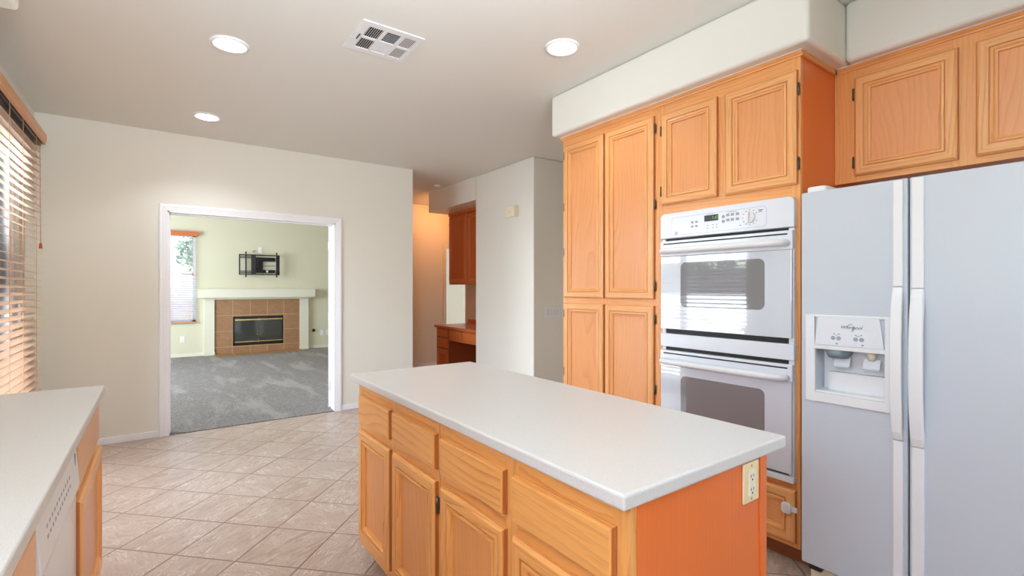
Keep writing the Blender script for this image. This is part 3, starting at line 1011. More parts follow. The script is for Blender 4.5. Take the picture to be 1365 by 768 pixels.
# cavity walls through the door
for (y0_, z0_), (y1_, z1_) in (((RG0, RZ0), (RG1, RZ0)), ((RG1, RZ0), (RG1, RZ1)), ((RG1, RZ1), (RG0, RZ1)), ((RG0, RZ1), (RG0, RZ0))):
    mb.face([Q(xf, y0_, z0_), Q(xf, y1_, z1_), Q(xb, y1_, z1_), Q(xb, y0_, z0_)])
fz = mb.build('freezer_door', M['fridge'], fr, 0.005, 3)
fd = MB().box(RX, RX + 0.1, R0, 0.5965, FB, FT).build('fridge_door', M['fridge'], fr, 0.006, 3)
MB().box(RX + 0.03, RX + 0.104, 0.5965, 0.6015, FB, FT - 0.003).build('door_gasket', M['cream_tip'], fr)
MB().box(RX + 0.1005, RX + 0.105, R0 + 0.01, R1 - 0.01, FB, FT - 0.02).build('door_gasket', M['cream_tip'], fr)


def handle(parent, y0, y1, zt, zb):
    MB().box(RX - 0.010, RX + 0.001, y0, y1, zt + 0.002, FT - 0.006).build('handle_strip', M['white_plastic'], parent, 0.003)
    MB().box(RX - 0.010, RX + 0.001, y0, y1, FB + 0.004, zb - 0.002).build('handle_strip', M['white_plastic'], parent, 0.003)
    g = MB()
    N = 18
    rows = []
    for i in range(N + 1):
        t = i / N
        z = zb + (zt - zb) * t
        bulge = math.sin(PI * t) ** 0.55 if 0 < t < 1 else 0
        o = 0.012 + 0.034 * bulge
        inn = max(0.0, 0.030 * (min(1, bulge * 1.05) - 0.45) / 0.55) if bulge > 0.45 else 0
        rows.append((z, RX - o, RX - inn + 0.001, y0 - 0.004 * bulge, y1 + 0.002 * bulge))
    for (za, oa, ia, ya, yb), (z2, o2, i2, yc, yd) in zip(rows, rows[1:]):
        A = [(oa, ya, za), (oa, yb, za), (ia, yb, za), (ia, ya, za)]
        B = [(o2, yc, z2), (o2, yd, z2), (i2, yd, z2), (i2, yc, z2)]
        for k in range(4):
            g.face([A[k], A[(k + 1) % 4], B[(k + 1) % 4], B[k]])
    for r in (rows[0], rows[-1]):
        z, o, i_, ya, yb = r
        g.face([(o, ya, z), (o, yb, z), (i_, yb, z), (i_, ya, z)])
    g.build('handle_grip', M['white_plastic'], parent, 0.004)


handle(fz, 0.614, 0.645, 1.338, 0.764)
handle(fd, 0.552, 0.588, 1.332, 0.752)
# dispenser
DXF = RX - 0.008
mb = MB()
for q in ((0.654, 0.669, 0.858, 1.222), (0.917, 0.952, 0.858, 1.222), (0.669, 0.917, 0.858, 0.896), (0.669, 0.917, 1.080, 1.098), (0.669, 0.917, 1.214, 1.222)):
    mb.box(DXF, RX, *q)
mb.build('dispenser_frame', M['white_plastic'], fz, 0.002)
cpn = MB().prism([(0.672, 1.098), (0.916, 1.098), (0.902, 1.214), (0.686, 1.214)], 'x', DXF - 0.003, RX).build('dispenser_controls', M['white'], fz, 0.002)
XD = DXF - 0.0034
lettering('brand_lettering', 'Whirlpool', 0.018, (XD, 0.782, 1.176), -1, fz, M['ink'], 0.45)
mb = MB()
arc = [(0.782 + 0.012 * math.cos(t), 1.176 + 0.014 * math.sin(t)) for t in [2 * PI * i / 24 for i in range(18)]]
for a, b in zip(arc, arc[1:]):
    mb.face([(XD, a[0], a[1]), (XD, b[0], b[1]), (XD, b[0] - 0.001, b[1] - 0.0016), (XD, a[0] - 0.001, a[1] - 0.0016)])
mb.build('brand_swirl', M['ink'], fz, weld=False)
for yy in (0.845, 0.825, 0.765, 0.745):
    MB().cyl((XD, yy, 1.130), (XD + 0.0008, yy, 1.130), 0.0085).build('dispenser_button', M['grey_print'], fz, weld=False)
for yy in (0.832, 0.742):
    MB().cyl((XD, yy, 1.108), (XD + 0.0008, yy, 1.108), 0.004).build('dispenser_indicator', M['grey_print'], fz, weld=False)
mb = MB()
for q in ((0.839, 0.845, 1.1455, 1.148), (0.821, 0.827, 1.1455, 1.148), (0.762, 0.768, 1.1455, 1.148), (0.743, 0.749, 1.1455, 1.148), (0.829, 0.837, 1.142, 1.1435), (0.75, 0.762, 1.142, 1.1435)):
    MB().box(XD, XD + 0.0008, *q).build('dispenser_marking', M['ink'], fz, weld=False)
rc = MB()
xr = RX + 0.092
rc.face([(xr, RG0, RZ0), (xr, RG1, RZ0), (xr, RG1, RZ1), (xr, RG0, RZ1)])
rc.box(RX + 0.055, xr - 0.001, RG0 + 0.001, RG1 - 0.03, RZ0 + 0.002, RZ0 + 0.085)
rc.box(RX + 0.002, xr - 0.001, RG0 + 0.001, RG1 - 0.001, RZ0 + 0.0005, RZ0 + 0.010)
rc.build('dispenser_recess', M['white_plastic'], fz, 0.003, weld=False)
MB().cyl((RX + 0.045, 0.845, RZ1 - 0.001), (RX + 0.045, 0.845, RZ1 - 0.035), 0.052, 0.036, 24).build('ice_chute', M['cream_tip'], fz)
MB().cyl((RX + 0.045, 0.728, RZ1 - 0.001), (RX + 0.045, 0.728, RZ1 - 0.035), 0.018, 0.012, 16).build('water_spout', M['ivory'], fz)
for yy in (0.832, 0.728):
    mb = MB()
    pr = [(RX + 0.048, RZ1 - 0.03), (RX + 0.052, RZ1 - 0.03), (RX + 0.04, RZ1 - 0.07), (RX + 0.030, RZ1 - 0.073), (RX + 0.026, RZ1 - 0.068), (RX + 0.036, RZ1 - 0.064)]
    mb.prism(pr, 'y', yy - 0.029, yy + 0.029)
    mb.build('dispenser_paddle', M['white'], fz, 0.001)
# base grille and hinge covers
gb = MB().box(RX + 0.06, RX + 0.11, R0 + 0.01, R1 - 0.012, 0.012, 0.125)
gb.build('base_grille', M['ivory'], fr, 0.004)
mb = MB()
for i in range(5):
    mb.box(RX + 0.0585, RX + 0.0605, R0 + 0.12, R1 - 0.12, 0.035 + i * 0.016, 0.042 + i * 0.016)
mb.build('grille_slots', M['dark'], fr)
MB().box(RX + 0.02, RX + 0.1, R1 - 0.07, R1 - 0.02, 0.126, 0.154).build('lower_hinge', M['dark'], fr, 0.003)
for y0, y1 in ((R1 - 0.085, R1 - 0.006), (R0 + 0.006, R0 + 0.085)):
    MB().prism(rrect(RX + 0.03, RX + 0.20, y0, y1, 0.02), 'z', 1.7455, 1.772).build('hinge_cover', M['white_plastic'], fr, 0.006)
for xx in (RX + 0.2, 3.0):
    for yy in (R0 + 0.06, R1 - 0.06):
        MB().cyl((xx, yy, 0), (xx, yy, 0.036), 0.02).build('foot', M['dark'], fr)

# ------------------------------------------------------------------ island
IX = 0.795
ITOP, ITH = 0.914, 0.035
tag(MB().box(0.763, 1.452, 0.665, 2.405, ITOP - ITH, ITOP).build('countertop', M['counter'], None, 0.007, 3), 'off-white speckled worktop on the oak island', 'worktop')
mids = 1.512
for nm, y0, y1, lab, fronts in (('island_cabinet', mids, 2.36, 'oak base cabinet at the island end towards the living room doorway', ((1.945, 2.318), (1.530, 1.911))),
                                ('island_cabinet', 0.675, mids, 'oak base cabinet at the near island end with the outlet', ((1.115, 1.489), (0.711, 1.074)))):
    t = thing(nm, lab, 'cabinet', (1.07, (y0 + y1) / 2, 0), 'oak island base cabinets')
    e = 0.0005
    box('carcass', M['oak_side'], IX + 0.019, 1.35, y0 + (0 if y0 > 1 else 0.012) + e, y1 - e, 0.105, ITOP - ITH - 0.001, t)
    st = [(y0 + e, fronts[1][0] + 0.012), (fronts[1][1] - 0.012, fronts[0][0] + 0.012), (fronts[0][1] - 0.012, y1 - e)]
    rl = []
    for a, b in fronts:
        for za, zb in ((0.80, ITOP - ITH - 0.001), (0.645, 0.715), (0.105, 0.17)):
            rl.append((a + 0.012, b - 0.012, za, zb))
    face_frame(t, IX, 0.019, y0, y1, 0.105, ITOP - ITH - 0.001, st, rl, mat='oak_island')
    for k, (a, b) in enumerate(fronts):
        drawer(t, IX, a, b, 0.700, 0.826, -1, M['oak_island'])
        hy = [(b + 0.005, z, 1) for z in (0.58, 0.24)] if k == 0 else [(a - 0.005, z, -1) for z in (0.58, 0.24)]
        if y0 < 1:
            hy = []
        elif k == 0:
            hy = []
        panel_door(t, IX, a, b, 0.150, 0.660, -1, M['oak_island'], M['oak_island_panel'], hinges=hy)
    box('toe_kick', M['oak_dark'], IX + 0.08, IX + 0.10, y0 + 0.002, y1 - 0.002, 0, 0.105, t, grain='y')
    if y0 < 1:
        mb = MB().box(IX + 0.019, 1.318, 0.675, 0.687, 0.0, ITOP - ITH - 0.001, 'z')
        mb.box(1.318, 1.35, 0.671, 0.687, 0.0, ITOP - ITH - 0.001, 'z')
        mb.build('end_panel', M['oak_side'], t, 0.001, weld=False)


def outlet_plate(name, label, cx, cz, w, h, y, s, mplate, mface, style='decora', axis='y', group=None):
    """wall plate; axis = outward direction axis, s = its sign, y = plane"""
    def B(a0, a1, d0, d1, z0, z1):
        mb = MB()
        if axis == 'y':
            mb.box(a0, a1, y + s * d0, y + s * d1, z0, z1)
        else:
            mb.box(y + s * d0, y + s * d1, a0, a1, z0, z1)
        return mb
    loc = (cx, y, cz - h / 2) if axis == 'y' else (y, cx, cz - h / 2)
    t = thing(name, label, 'switch plate' if 'switch' in name else 'outlet', loc, group)
    B(cx - w / 2, cx + w / 2, 0.0003, 0.006, cz - h / 2, cz + h / 2).build('cover_plate', mplate, t, 0.003)
    return t, B


t, B = outlet_plate('outlet', 'almond outlet on the end panel of the oak island', 1.267, 0.8235, 0.078, 0.105, 0.675, -1, M['almond'], M['ivory'])
B(1.250, 1.284, 0.006, 0.0085, 0.790, 0.857).build('receptacle', M['ivory'], t, 0.002)
mb = MB()
for zc in (0.841, 0.806):
    for dx in (-0.007, 0.006):
        mb.box(1.267 + dx - 0.001, 1.267 + dx + 0.001, 0.6658, 0.667, zc - 0.004, zc + 0.004)
    mb.cyl((1.267, 0.6658, zc - 0.010), (1.267, 0.667, zc - 0.010), 0.0028, n=10)
mb.build('socket_slots', M['dark'], t, weld=False)
mb = MB()
for zc in (0.867, 0.780):
    mb.cyl((1.267, 0.6685, zc), (1.267, 0.6695, zc), 0.003, n=10)
mb.build('screws', M['brass'], t, weld=False)

# ------------------------------------------------------------------ left counter run with dishwasher
tag(MB().box(-0.7995, -0.185, -2.6, 2.75, ITOP - ITH, ITOP).build('countertop', M['counter'], None, 0.006, 3), 'off-white worktop running under the window blinds', 'worktop')
LX = -0.222
for lab, y0, y1 in (('oak base cabinet at the counter end past the dishwasher', 2.018, 2.735), ('oak base cabinet before the dishwasher under the long worktop', 0.55, 1.398)):
    t = thing('base_cabinet', lab, 'cabinet', (-0.5, (y0 + y1) / 2, 0), 'oak base cabinets under the long worktop')
    zt = ITOP - ITH - 0.001
    box('carcass', M['oak_side'], -0.798, LX - 0.019, y0, y1, 0.105, zt, t)
    face_frame(t, LX, 0.019, y0, y1, 0.105, zt, [(y0, y0 + 0.04), (y1 - 0.04, y1)], [(y0 + 0.04, y1 - 0.04, 0.79, zt), (y0 + 0.04, y1 - 0.04, 0.645, 0.72), (y0 + 0.04, y1 - 0.04, 0.105, 0.17)], s=1)
    drawer(t, LX, y0 + 0.012, y1 - 0.010, 0.690, 0.842, 1, M['oak_frame'])
    if y0 > 2:
        panel_door(t, LX + 0.010, y0 + 0.012, y1 - 0.010, 0.150, 0.665, 1, M['oak_frame'], M['oak_panel'])
    else:
        for a, b in ((y0 + 0.012, (y0 + y1) / 2 - 0.012), ((y0 + y1) / 2 + 0.012, y1 - 0.012)):
            panel_door(t, LX, a, b, 0.150, 0.665, 1, M['oak_frame'], M['oak_panel'])
    box('toe_kick', M['oak_dark'], LX - 0.09, LX - 0.07, y0 + 0.002, y1 - 0.002, 0, 0.105, t, grain='y')
for nm, y0, y1 in (('', -2.6, 0.548),):
    t = thing('sink_cabinet', 'oak base cabinet under the long worktop beside the camera', 'cabinet', (-0.5, (y0 + y1) / 2, 0))
    box('carcass', M['oak_side'], -0.798, LX, y0, y1, 0.105, ITOP - ITH - 0.001, t)
    box('toe_kick', M['oak_dark'], LX - 0.09, LX - 0.07, y0 + 0.002, y1 - 0.002, 0, 0.105, t, grain='y')

dw = thing('dishwasher', 'white dishwasher under the worktop between oak cabinets', 'dishwasher', (-0.5, 1.708, 0))
D0, D1 = 1.402, 2.013
MB().box(-0.79, -0.235, D0 + 0.004, D1 - 0.004, 0.10, 0.872).build('tub', M['white'], dw)
MB().box(-0.235, -0.204, D0, D1, 0.115, 0.708).build('dishwasher_door', M['white'], dw, 0.004)
dc = MB().prism([(-0.235, 0.712), (-0.200, 0.712), (-0.196, 0.730), (-0.204, 0.845), (-0.210, 0.874), (-0.235, 0.874)], 'y', D0, D1)
# prism along y takes (x, z)
dcp = dc.build('dishwasher_controls', M['white_plastic'], dw, 0.003)
mb = MB()
for i in range(11):
    yy = 1.50 + i * 0.034
    for zz in (0.800, 0.776):
        xx = -0.2008 + (0.790 - zz) * 0.07 + 0.0003
        mb.box(xx - 0.001, xx + 0.0006, yy - 0.008, yy + 0.008, zz - 0.005, zz + 0.005)
mb.build('wash_buttons', M['grey_print'], dcp, weld=False)
MB().box(-0.2055, -0.2005, 1.955, 1.970, 0.80, 0.835).build('dial_mark', M['grey_print'], dcp, 0.001)
MB().box(-0.235, -0.206, 1.66, 1.80, 0.848, 0.873).build('latch_handle', M['white'], dcp, 0.004)
box('toe_panel', M['dark'], -0.30, -0.28, D0 + 0.002, D1 - 0.002, 0, 0.1145, dw)

# ------------------------------------------------------------------ patio door blinds
bl = thing('wooden_blind', 'tan wooden slat blind over the patio door', 'blind', (-0.73, 4.0, 0.03))
BY0, BY1 = 2.80, 5.06
vb = MB().prism([(-0.700, 2.425), (-0.688, 2.430), (-0.690, 2.445), (-0.684, 2.452), (-0.684, 2.500), (-0.690, 2.507), (-0.700, 2.507)], 'y', BY0 - 0.03, BY1 + 0.03)
vb.box(-0.7995, -0.700, BY1 + 0.018, BY1 + 0.03, 2.425, 2.507, 'x').box(-0.7995, -0.700, BY0 - 0.03, BY0 - 0.018, 2.425, 2.507, 'x')
vb.build('valance', M['valance'], bl, weld=False)
box('head_rail', M['dark'], -0.765, -0.706, BY0 + 0.005, BY1 - 0.012, 2.405, 2.455, bl)
mb = MB()
tilt = math.radians(-20)
zz = 0.075
while zz < 2.38:
    h = 0.025
    ca, sa = math.cos(tilt) * h, math.sin(tilt) * h
    mb.prism([(-0.735 - ca, zz - sa), (-0.735 + ca, zz + sa), (-0.735 + ca, zz + sa + 0.003), (-0.735 - ca, zz - sa + 0.003)], 'y', BY0, BY1)
    zz += 0.0508
mb.build('slats', M['slat'], bl, weld=False)
box('bottom_rail', M['slat'], -0.765, -0.705, BY0, BY1, 0.03, 0.05, bl, 0.003, 'y')
for yy in (2.95, 3.50, 4.045, 4.40, 4.83):
    mb = MB()
    for xx in (-0.767, -0.7025):
        mb.cyl((xx, yy, 0.05), (xx, yy, 2.45), 0.0016, n=5)
    mb.build('ladder_cord', M['cord'], bl, weld=False)
mb = MB()
for dy in (0, 0.006):
    mb.cyl((-0.692, 4.70 + dy, 1.625), (-0.702, 4.93 + dy * 0.5, 2.44), 0.0014, n=5)
pc = MB()
pc.cyl((-0.695, 4.93, 1.66), (-0.700, 4.93, 2.44), 0.0016, n=6)
pc.build('pull_cord', M['tassel'], bl)
MB().cyl((-0.695, 4.93, 1.625), (-0.695, 4.93, 1.665), 0.011, 0.007, 12).build('tassel', M['tassel'], bl)

# ------------------------------------------------------------------ ceiling fittings
def can_light(x, y, label, watts=34):
    t = thing('ceiling_light', label, 'ceiling light', (x, y, CE - 0.012), 'recessed ceiling lights')
    mb = MB()
    prof = [(0.100, CE - 0.0003), (0.099, CE - 0.007), (0.094, CE - 0.012), (0.084, CE - 0.012), (0.082, CE - 0.006), (0.078, CE - 0.003)]
    n = 40
    for (r0, z0), (r1, z1) in zip(prof, prof[1:]):
        for i in range(n):
            t0, t1 = 2 * PI * i / n, 2 * PI * (i + 1) / n
            mb.face([(x + r0 * math.cos(t0), y + r0 * math.sin(t0), z0), (x + r0 * math.cos(t1), y + r0 * math.sin(t1), z0), (x + r1 * math.cos(t1), y + r1 * math.sin(t1), z1), (x + r1 * math.cos(t0), y + r1 * math.sin(t0), z1)], None, True)
    mb.build('trim_ring', M['white_plastic'], t)
    lens = MB()
    prof = [(0.0775, CE - 0.004), (0.068, CE - 0.013), (0.052, CE - 0.019), (0.028, CE - 0.023)]
    for (r0, z0), (r1, z1) in zip(prof, prof[1:]):
        for i in range(n):
            t0, t1 = 2 * PI * i / n, 2 * PI * (i + 1) / n
            lens.face([(x + r0 * math.cos(t0), y + r0 * math.sin(t0), z0), (x + r0 * math.cos(t1), y + r0 * math.sin(t1), z0), (x + r1 * math.cos(t1), y + r1 * math.sin(t1), z1), (x + r1 * math.cos(t0), y + r1 * math.sin(t0), z1)], None, True)
    lens.face([(x + 0.028 * math.cos(2 * PI * i / n), y + 0.028 * math.sin(2 * PI * i / n), CE - 0.023) for i in range(n)])
    lens.build('bulb_lens', M['glow'], t)
    lamp('can_lamp', 'SPOT', (x, y, CE - 0.03), (0, 0, 0), watts, (0.90, 0.97, 1.02), spot_size=math.radians(132), spot_blend=0.5, shadow_soft_size=0.08)
    return t


can_light(0.337, 3.235, 'round ceiling light above the doorway side, left of the air vent')
can_light(0.328, 4.709, 'small round ceiling light furthest back, nearest the doorway wall')
can_light(1.913, 2.134, 'round ceiling light near the pantry soffit, right of the air vent', 26)

vx0, vx1, vy0, vy1 = 0.872, 1.222, 2.520, 2.872
v = thing('ceiling_vent', 'rectangular air register with six louvred sections in the ceiling', 'air vent', ((vx0 + vx1) / 2, (vy0 + vy1) / 2, CE - 0.012))
cols = [(0.050, 0.130), (0.150, 0.230), (0.250, 0.325)]
rows = [(0.045, 0.165), (0.187, 0.307)]
VZ0, VZ1 = CE - 0.006, CE - 0.0004
mb = MB()
xs = [0] + [q for cc in cols for q in cc] + [0.35]
for i in range(0, len(xs), 2):
    mb.box(vx0 + xs[i], vx0 + xs[i + 1], vy0, vy1, VZ0, VZ1)
for (a, b) in cols:
    for q0, q1 in ((0, rows[0][0]), (rows[0][1], rows[1][0]), (rows[1][1], 0.352)):
        mb.box(vx0 + a, vx0 + b, vy0 + q0, vy0 + q1, VZ0, VZ1)
mb.build('vent_frame', M['white_plastic'], v, weld=False)
for ci, (a, b) in enumerate(cols):
    for ri, (q0, q1) in enumerate(rows):
        lm = MB()
        bx0, bx1, by0, by1 = vx0 + a, vx0 + b, vy0 + q0, vy0 + q1
        zl = CE - 0.003
        if ci != 1:
            n, w = 7, (0.0012 if ci == 0 else 0.0030)
            for k in range(n):
                xc = bx0 + (k + 0.5) * (bx1 - bx0) / n
                lm.prism([(xc - w, zl - 0.0012), (xc + w, zl - 0.0004), (xc + w, zl + 0.0006), (xc - w, zl - 0.0002)], 'y', by0, by1)
        else:
            n, w = 10, (0.0008 if ri == 0 else 0.0052)
            for k in range(n):
                yc = by0 + (k + 0.5) * (by1 - by0) / n
                lm.prism([(yc - w, zl - 0.0008), (yc + w, zl - 0.0004), (yc + w, zl + 0.0004), (yc - w, zl)], 'x', bx0, bx1)
        lm.build('louvre_grid', M['white_plastic'], v, weld=False)
box('duct_shade_sheet', M['black'], vx0 + 0.04, vx1 - 0.02, vy0 + 0.04, vy1 - 0.04, CE - 0.0009, CE - 0.0003, v)  # thin black sheet standing in for the shade inside the duct
MB().box(vx0 + 0.028, vx0 + 0.034, vy0 + 0.15, vy0 + 0.21, VZ0 - 0.004, VZ0 + 0.001).build('damper_lever', M['dark'], v)

# hallway ceiling lamp and detector
hl = thing('hall_ceiling_lamp', 'warm flush ceiling lamp in the hallway beyond the desk soffit', 'ceiling light', (3.85, 6.95, CE - 0.07))
MB().cyl((3.85, 6.95, CE - 0.02), (3.85, 6.95, CE - 0.0005), 0.13, n=28).build('lamp_base', M['white_plastic'], hl)
sh = MB()
for i in range(6):
    t0, t1 = i / 6 * PI / 2, (i + 1) / 6 * PI / 2
    for k in range(28):
        p0, p1 = 2 * PI * k / 28, 2 * PI * (k + 1) / 28
        f = lambda t, q: (3.85 + 0.12 * math.cos(t) * math.cos(q), 6.95 + 0.12 * math.cos(t) * math.sin(q), CE - 0.021 - 0.05 * math.sin(t))
        sh.face([f(t0, p0), f(t0, p1), f(t1, p1), f(t1, p0)], None, True)
sh.build('lamp_shade', Mat('warm_lamp_glass', (255, 230, 190), 0.4, emit=(255, 190, 110), emit_s=4).m, hl)
lamp('hall_lamp_light', 'POINT', (3.85, 6.95, CE - 0.14), (0, 0, 0), 20, (1.0, 0.43, 0.15), shadow_soft_size=0.1)
sd = thing('smoke_detector', 'small round smoke detector on the hallway ceiling', 'smoke detector', (3.13, 6.02, CE - 0.03))
MB().cyl((3.10, 6.02, CE - 0.022), (3.10, 6.02, CE - 0.0005), 0.045, 0.05, 24).build('detector_body', M['white_plastic'], sd, 0.004)
MB().cyl((3.10, 6.02, CE - 0.026), (3.10, 6.02, CE - 0.022), 0.02, 0.022, 16).build('detector_grille', M['white_plastic'], sd)

# ------------------------------------------------------------------ chime, switches, low outlet on the partition
ch = thing('door_chime', 'ivory door chime box high on the partition wall', 'door chime', (3.25, 4.475, 2.13))
MB().box(3.240, 3.2497, 4.352, 4.538, 2.128, 2.258).build('chime_base', M['ivory'], ch, 0.003)
MB().box(3.198, 3.2399, 4.360, 4.530, 2.134, 2.252).build('chime_cover', M['ivory'], ch, 0.006)
MB().prism([(4.425, 2.193), (4.445, 2.207), (4.465, 2.193), (4.445, 2.179)], 'x', 3.1968, 3.1985).build('chime_emblem', M['almond'], ch)

t, B = outlet_plate('light_switch_plate', 'white four-gang switch plate on the partition end wall', 3.512, 1.07, 0.215, 0.118, 4.08, -1, M['white_plastic'], None)
for k in range(4):
    xc = 3.512 - 0.069 + k * 0.046
    rk = B(xc - 0.0165, xc + 0.0165, 0.006, 0.008, 1.037, 1.103)
    rk.build('rocker_switch', M['white'], t, 0.001)
t, B = outlet_plate('outlet', 'white outlet low on the partition wall, just above the island worktop', 4.474, 0.345, 0.072, 0.115, 3.25, -1, M['white_plastic'], None, axis='x')
for zc in (0.365, 0.325):
    B(4.458, 4.490, 0.006, 0.0075, zc - 0.013, zc + 0.013).build('receptacle', M['white'], t, 0.001)

# ------------------------------------------------------------------ hallway desk and upper cabinet
KX = 3.30
d = thing('built_in_desk', 'oak built-in desk with drawers in the hallway niche', 'desk', (3.56, 5.85, 0))
MB().box(3.272, 3.849, 5.256, 6.44, 0.762, 0.798, 'y').build('desk_top', M['hall_oak'], d, 0.003)
MB().box(3.834, 3.849, 5.256, 6.44, 0.7985, 0.86, 'y').build('desk_backsplash', M['hall_oak'], d, 0.002)
MB().box(KX, 3.848, 6.03, 6.41, 0.08, 0.7615).build('pedestal', M['hall_side'], d)
MB().box(KX + 0.08, 3.84, 6.04, 6.40, 0.0, 0.08).build('toe_kick', M['oak_dark'], d)
MB().box(KX, KX + 0.02, 5.256, 6.03, 0.60, 0.7615, 'y').build('apron', M['hall_oak'], d)
MB().box(3.825, 3.848, 5.256, 6.03, 0.0, 0.76).build('back_panel', M['hall_side'], d)
for a, b, z0, z1 in ((6.06, 6.38, 0.640, 0.748), (6.06, 6.38, 0.490, 0.612), (5.68, 6.01, 0.640, 0.748), (5.27, 5.64, 0.640, 0.748)):
    drawer(d, KX, a, b, z0, z1, -1, M['hall_oak'])
panel_door(d, KX, 6.06, 6.38, 0.12, 0.465, -1, M['hall_oak'], M['hall_panel'])
c2 = thing('hall_wall_cabinet', 'oak wall cabinet above the hallway desk', 'cabinet', (3.7, 5.87, 1.385))
MB().box(3.569, 3.849, 5.256, 6.485, 1.385, 2.4495).build('carcass', M['hall_side'], c2)
MB().box(3.55, 3.569, 5.256, 6.485, 1.385, 2.4495).build('face_frame', M['hall_oak'], c2)
MB().box(3.53, 3.55, 5.256, 6.487, 2.405, 2.4495, 'y').build('crown_moulding', M['hall_oak'], c2, 0.003)
panel_door(c2, 3.55, 5.975, 6.47, 1.400, 2.39, -1, M['hall_oak'], M['hall_panel'], hinges=[(6.474, z, 1) for z in (2.28, 1.5)])
panel_door(c2, 3.55, 5.46, 5.935, 1.400, 2.39, -1, M['hall_oak'], M['hall_panel'])

# ------------------------------------------------------------------ living room
fp = thing('fireplace', 'tan tiled fireplace with painted mantel and glass doors', 'fireplace', (1.70, 11.2, 0.008))
T0, T1, TZ = 0.905, 2.49, 1.103
F0, F1, FZ0, FZ1 = 1.225, 2.165, 0.165, 0.755
yt = FY - 0.05
mb = MB().box(T0, F0, yt, FY - 0.0005, 0.008, TZ).box(F1, T1, yt, FY - 0.0005, 0.008, TZ).box(F0, F1, yt, FY - 0.0005, 0.008, FZ0).box(F0, F1, yt, FY - 0.0005, FZ1, TZ)
mb.build('tile_surround', M['hearth'], fp, weld=False)
MB().box(T0 - 0.02, T1 + 0.02, FY - 0.42, yt - 0.001, 0.0085, 0.020).build('hearth_slab', M['hearth'], fp)
mb = MB()
for a, b in ((0.735, T0), (T1, 2.665)):
    mb.box(a, b, FY - 0.075, FY - 0.0005, 0.068, TZ)
    mb.box(a - 0.006, b + 0.006, FY - 0.085, FY - 0.0005, 0.0085, 0.068)
mb.build('mantel_leg', M['mantel'], fp, 0.003, weld=False)
mb = MB().box(0.735, 2.665, FY - 0.075, FY - 0.0005, TZ, 1.13)
mb.box(0.69, 2.71, FY - 0.12, FY - 0.0005, 1.118, 1.145).box(0.625, 2.775, FY - 0.19, FY - 0.0005, 1.145, 1.312)
mb.build('mantel_shelf', M['mantel'], fp, 0.004, weld=False)
mb = MB().box(F0, F1, yt + 0.012, FY - 0.001, FZ0, FZ0 + 0.05).box(F0, F1, yt + 0.012, FY - 0.001, FZ1 - 0.035, FZ1).box(F0, F0 + 0.03, yt + 0.012, FY - 0.001, FZ0, FZ1).box(F1 - 0.03, F1, yt + 0.012, FY - 0.001, FZ0, FZ1)
mb.build('firebox_frame', M['black'], fp, weld=False)
for a, b in ((F0 + 0.03, 1.69), (1.70, F1 - 0.03)):
    MB().box(a, b, yt + 0.02, yt + 0.026, FZ0 + 0.05, FZ1 - 0.035).build('firebox_glass_door', M['fire_glass'], fp)
for z0, z1 in ((FZ1 - 0.085, FZ1 - 0.055), (FZ0 + 0.06, FZ0 + 0.085)):
    MB().box(F0 + 0.035, F1 - 0.02, yt + 0.008, yt + 0.0195, z0, z1).build('brass_rail', M['brass'], fp, 0.002)
MB().cyl((1.67, yt + 0.0195, 0.38), (1.67, yt - 0.01, 0.38), 0.012).cyl((1.725, yt + 0.0195, 0.38), (1.725, yt - 0.01, 0.38), 0.012).build('door_pull', M['brass'], fp, weld=False)

tv = thing('tv_wall_mount', 'black steel television bracket on the wall above the mantel', 'TV bracket', (1.71, FY - 0.1, 1.58))
X0, X1, Z0, Z1 = 1.325, 2.075, 1.605, 2.020
ty = FY - 0.13
def zt_(p): return Z0 + (Z1 - Z0) * p
mb = MB()
mb.box(X0, X1, ty, ty + 0.03, Z1 - 0.022, Z1).box(X0, X1, ty, ty + 0.03, Z0, Z0 + 0.022)
mb.box(X0, X0 + 0.022, ty, ty + 0.03, Z0, Z1).box(X1 - 0.05, X1, ty, ty + 0.04, Z0, Z1)
mb.build('mount_frame', M['dark'], tv, weld=False)
mb = MB()
for z in (0.83, 0.90, 0.10, 0.17):
    mb.box(X0 + 0.02, X0 + 0.225, ty + 0.005, ty + 0.02, zt_(z) - 0.009, zt_(z) + 0.009)
mb.box(X0 + 0.22, X0 + 0.30, ty - 0.005, ty + 0.04, Z0 + 0.02, Z1 - 0.02)
mb.build('mount_cross_rails', M['dark'], tv, weld=False)
mb = MB()
mb.box(X0 + 0.305, X0 + 0.68, FY - 0.03, FY - 0.001, zt_(0.68), zt_(0.88)).box(X0 + 0.305, X0 + 0.68, FY - 0.03, FY - 0.001, zt_(0.1), zt_(0.26))
mb.box(X0 + 0.305, X0 + 0.45, FY - 0.03, FY - 0.001, zt_(0.26), zt_(0.68))
mb.box(X0 + 0.45, X0 + 0.68, FY - 0.025, FY - 0.001, zt_(0.455), zt_(0.47))
mb.build('wall_plate', M['black'], tv, weld=False)
mb = MB().box(X0 + 0.30, X0 + 0.36, FY - 0.10, FY - 0.03, zt_(0.35), zt_(0.42)).box(X0 + 0.30, X0 + 0.36, FY - 0.10, FY - 0.03, zt_(0.6), zt_(0.67))
mb.build('swing_arm', M['dark'], tv, weld=False)
for xx in (X0 + 0.12, X0 + 0.69):
    MB().box(xx - 0.012, xx + 0.012, ty - 0.03, ty - 0.0, Z0 - 0.05, Z1 + 0.055).build('hook_rail', M['chrome'] if False else M['dark'], tv, 0.002)
MB().box(X0 + 0.51, X0 + 0.545, FY - 0.0315, FY - 0.03, zt_(0.13), zt_(0.24)).build('sticker', M['white'], tv)

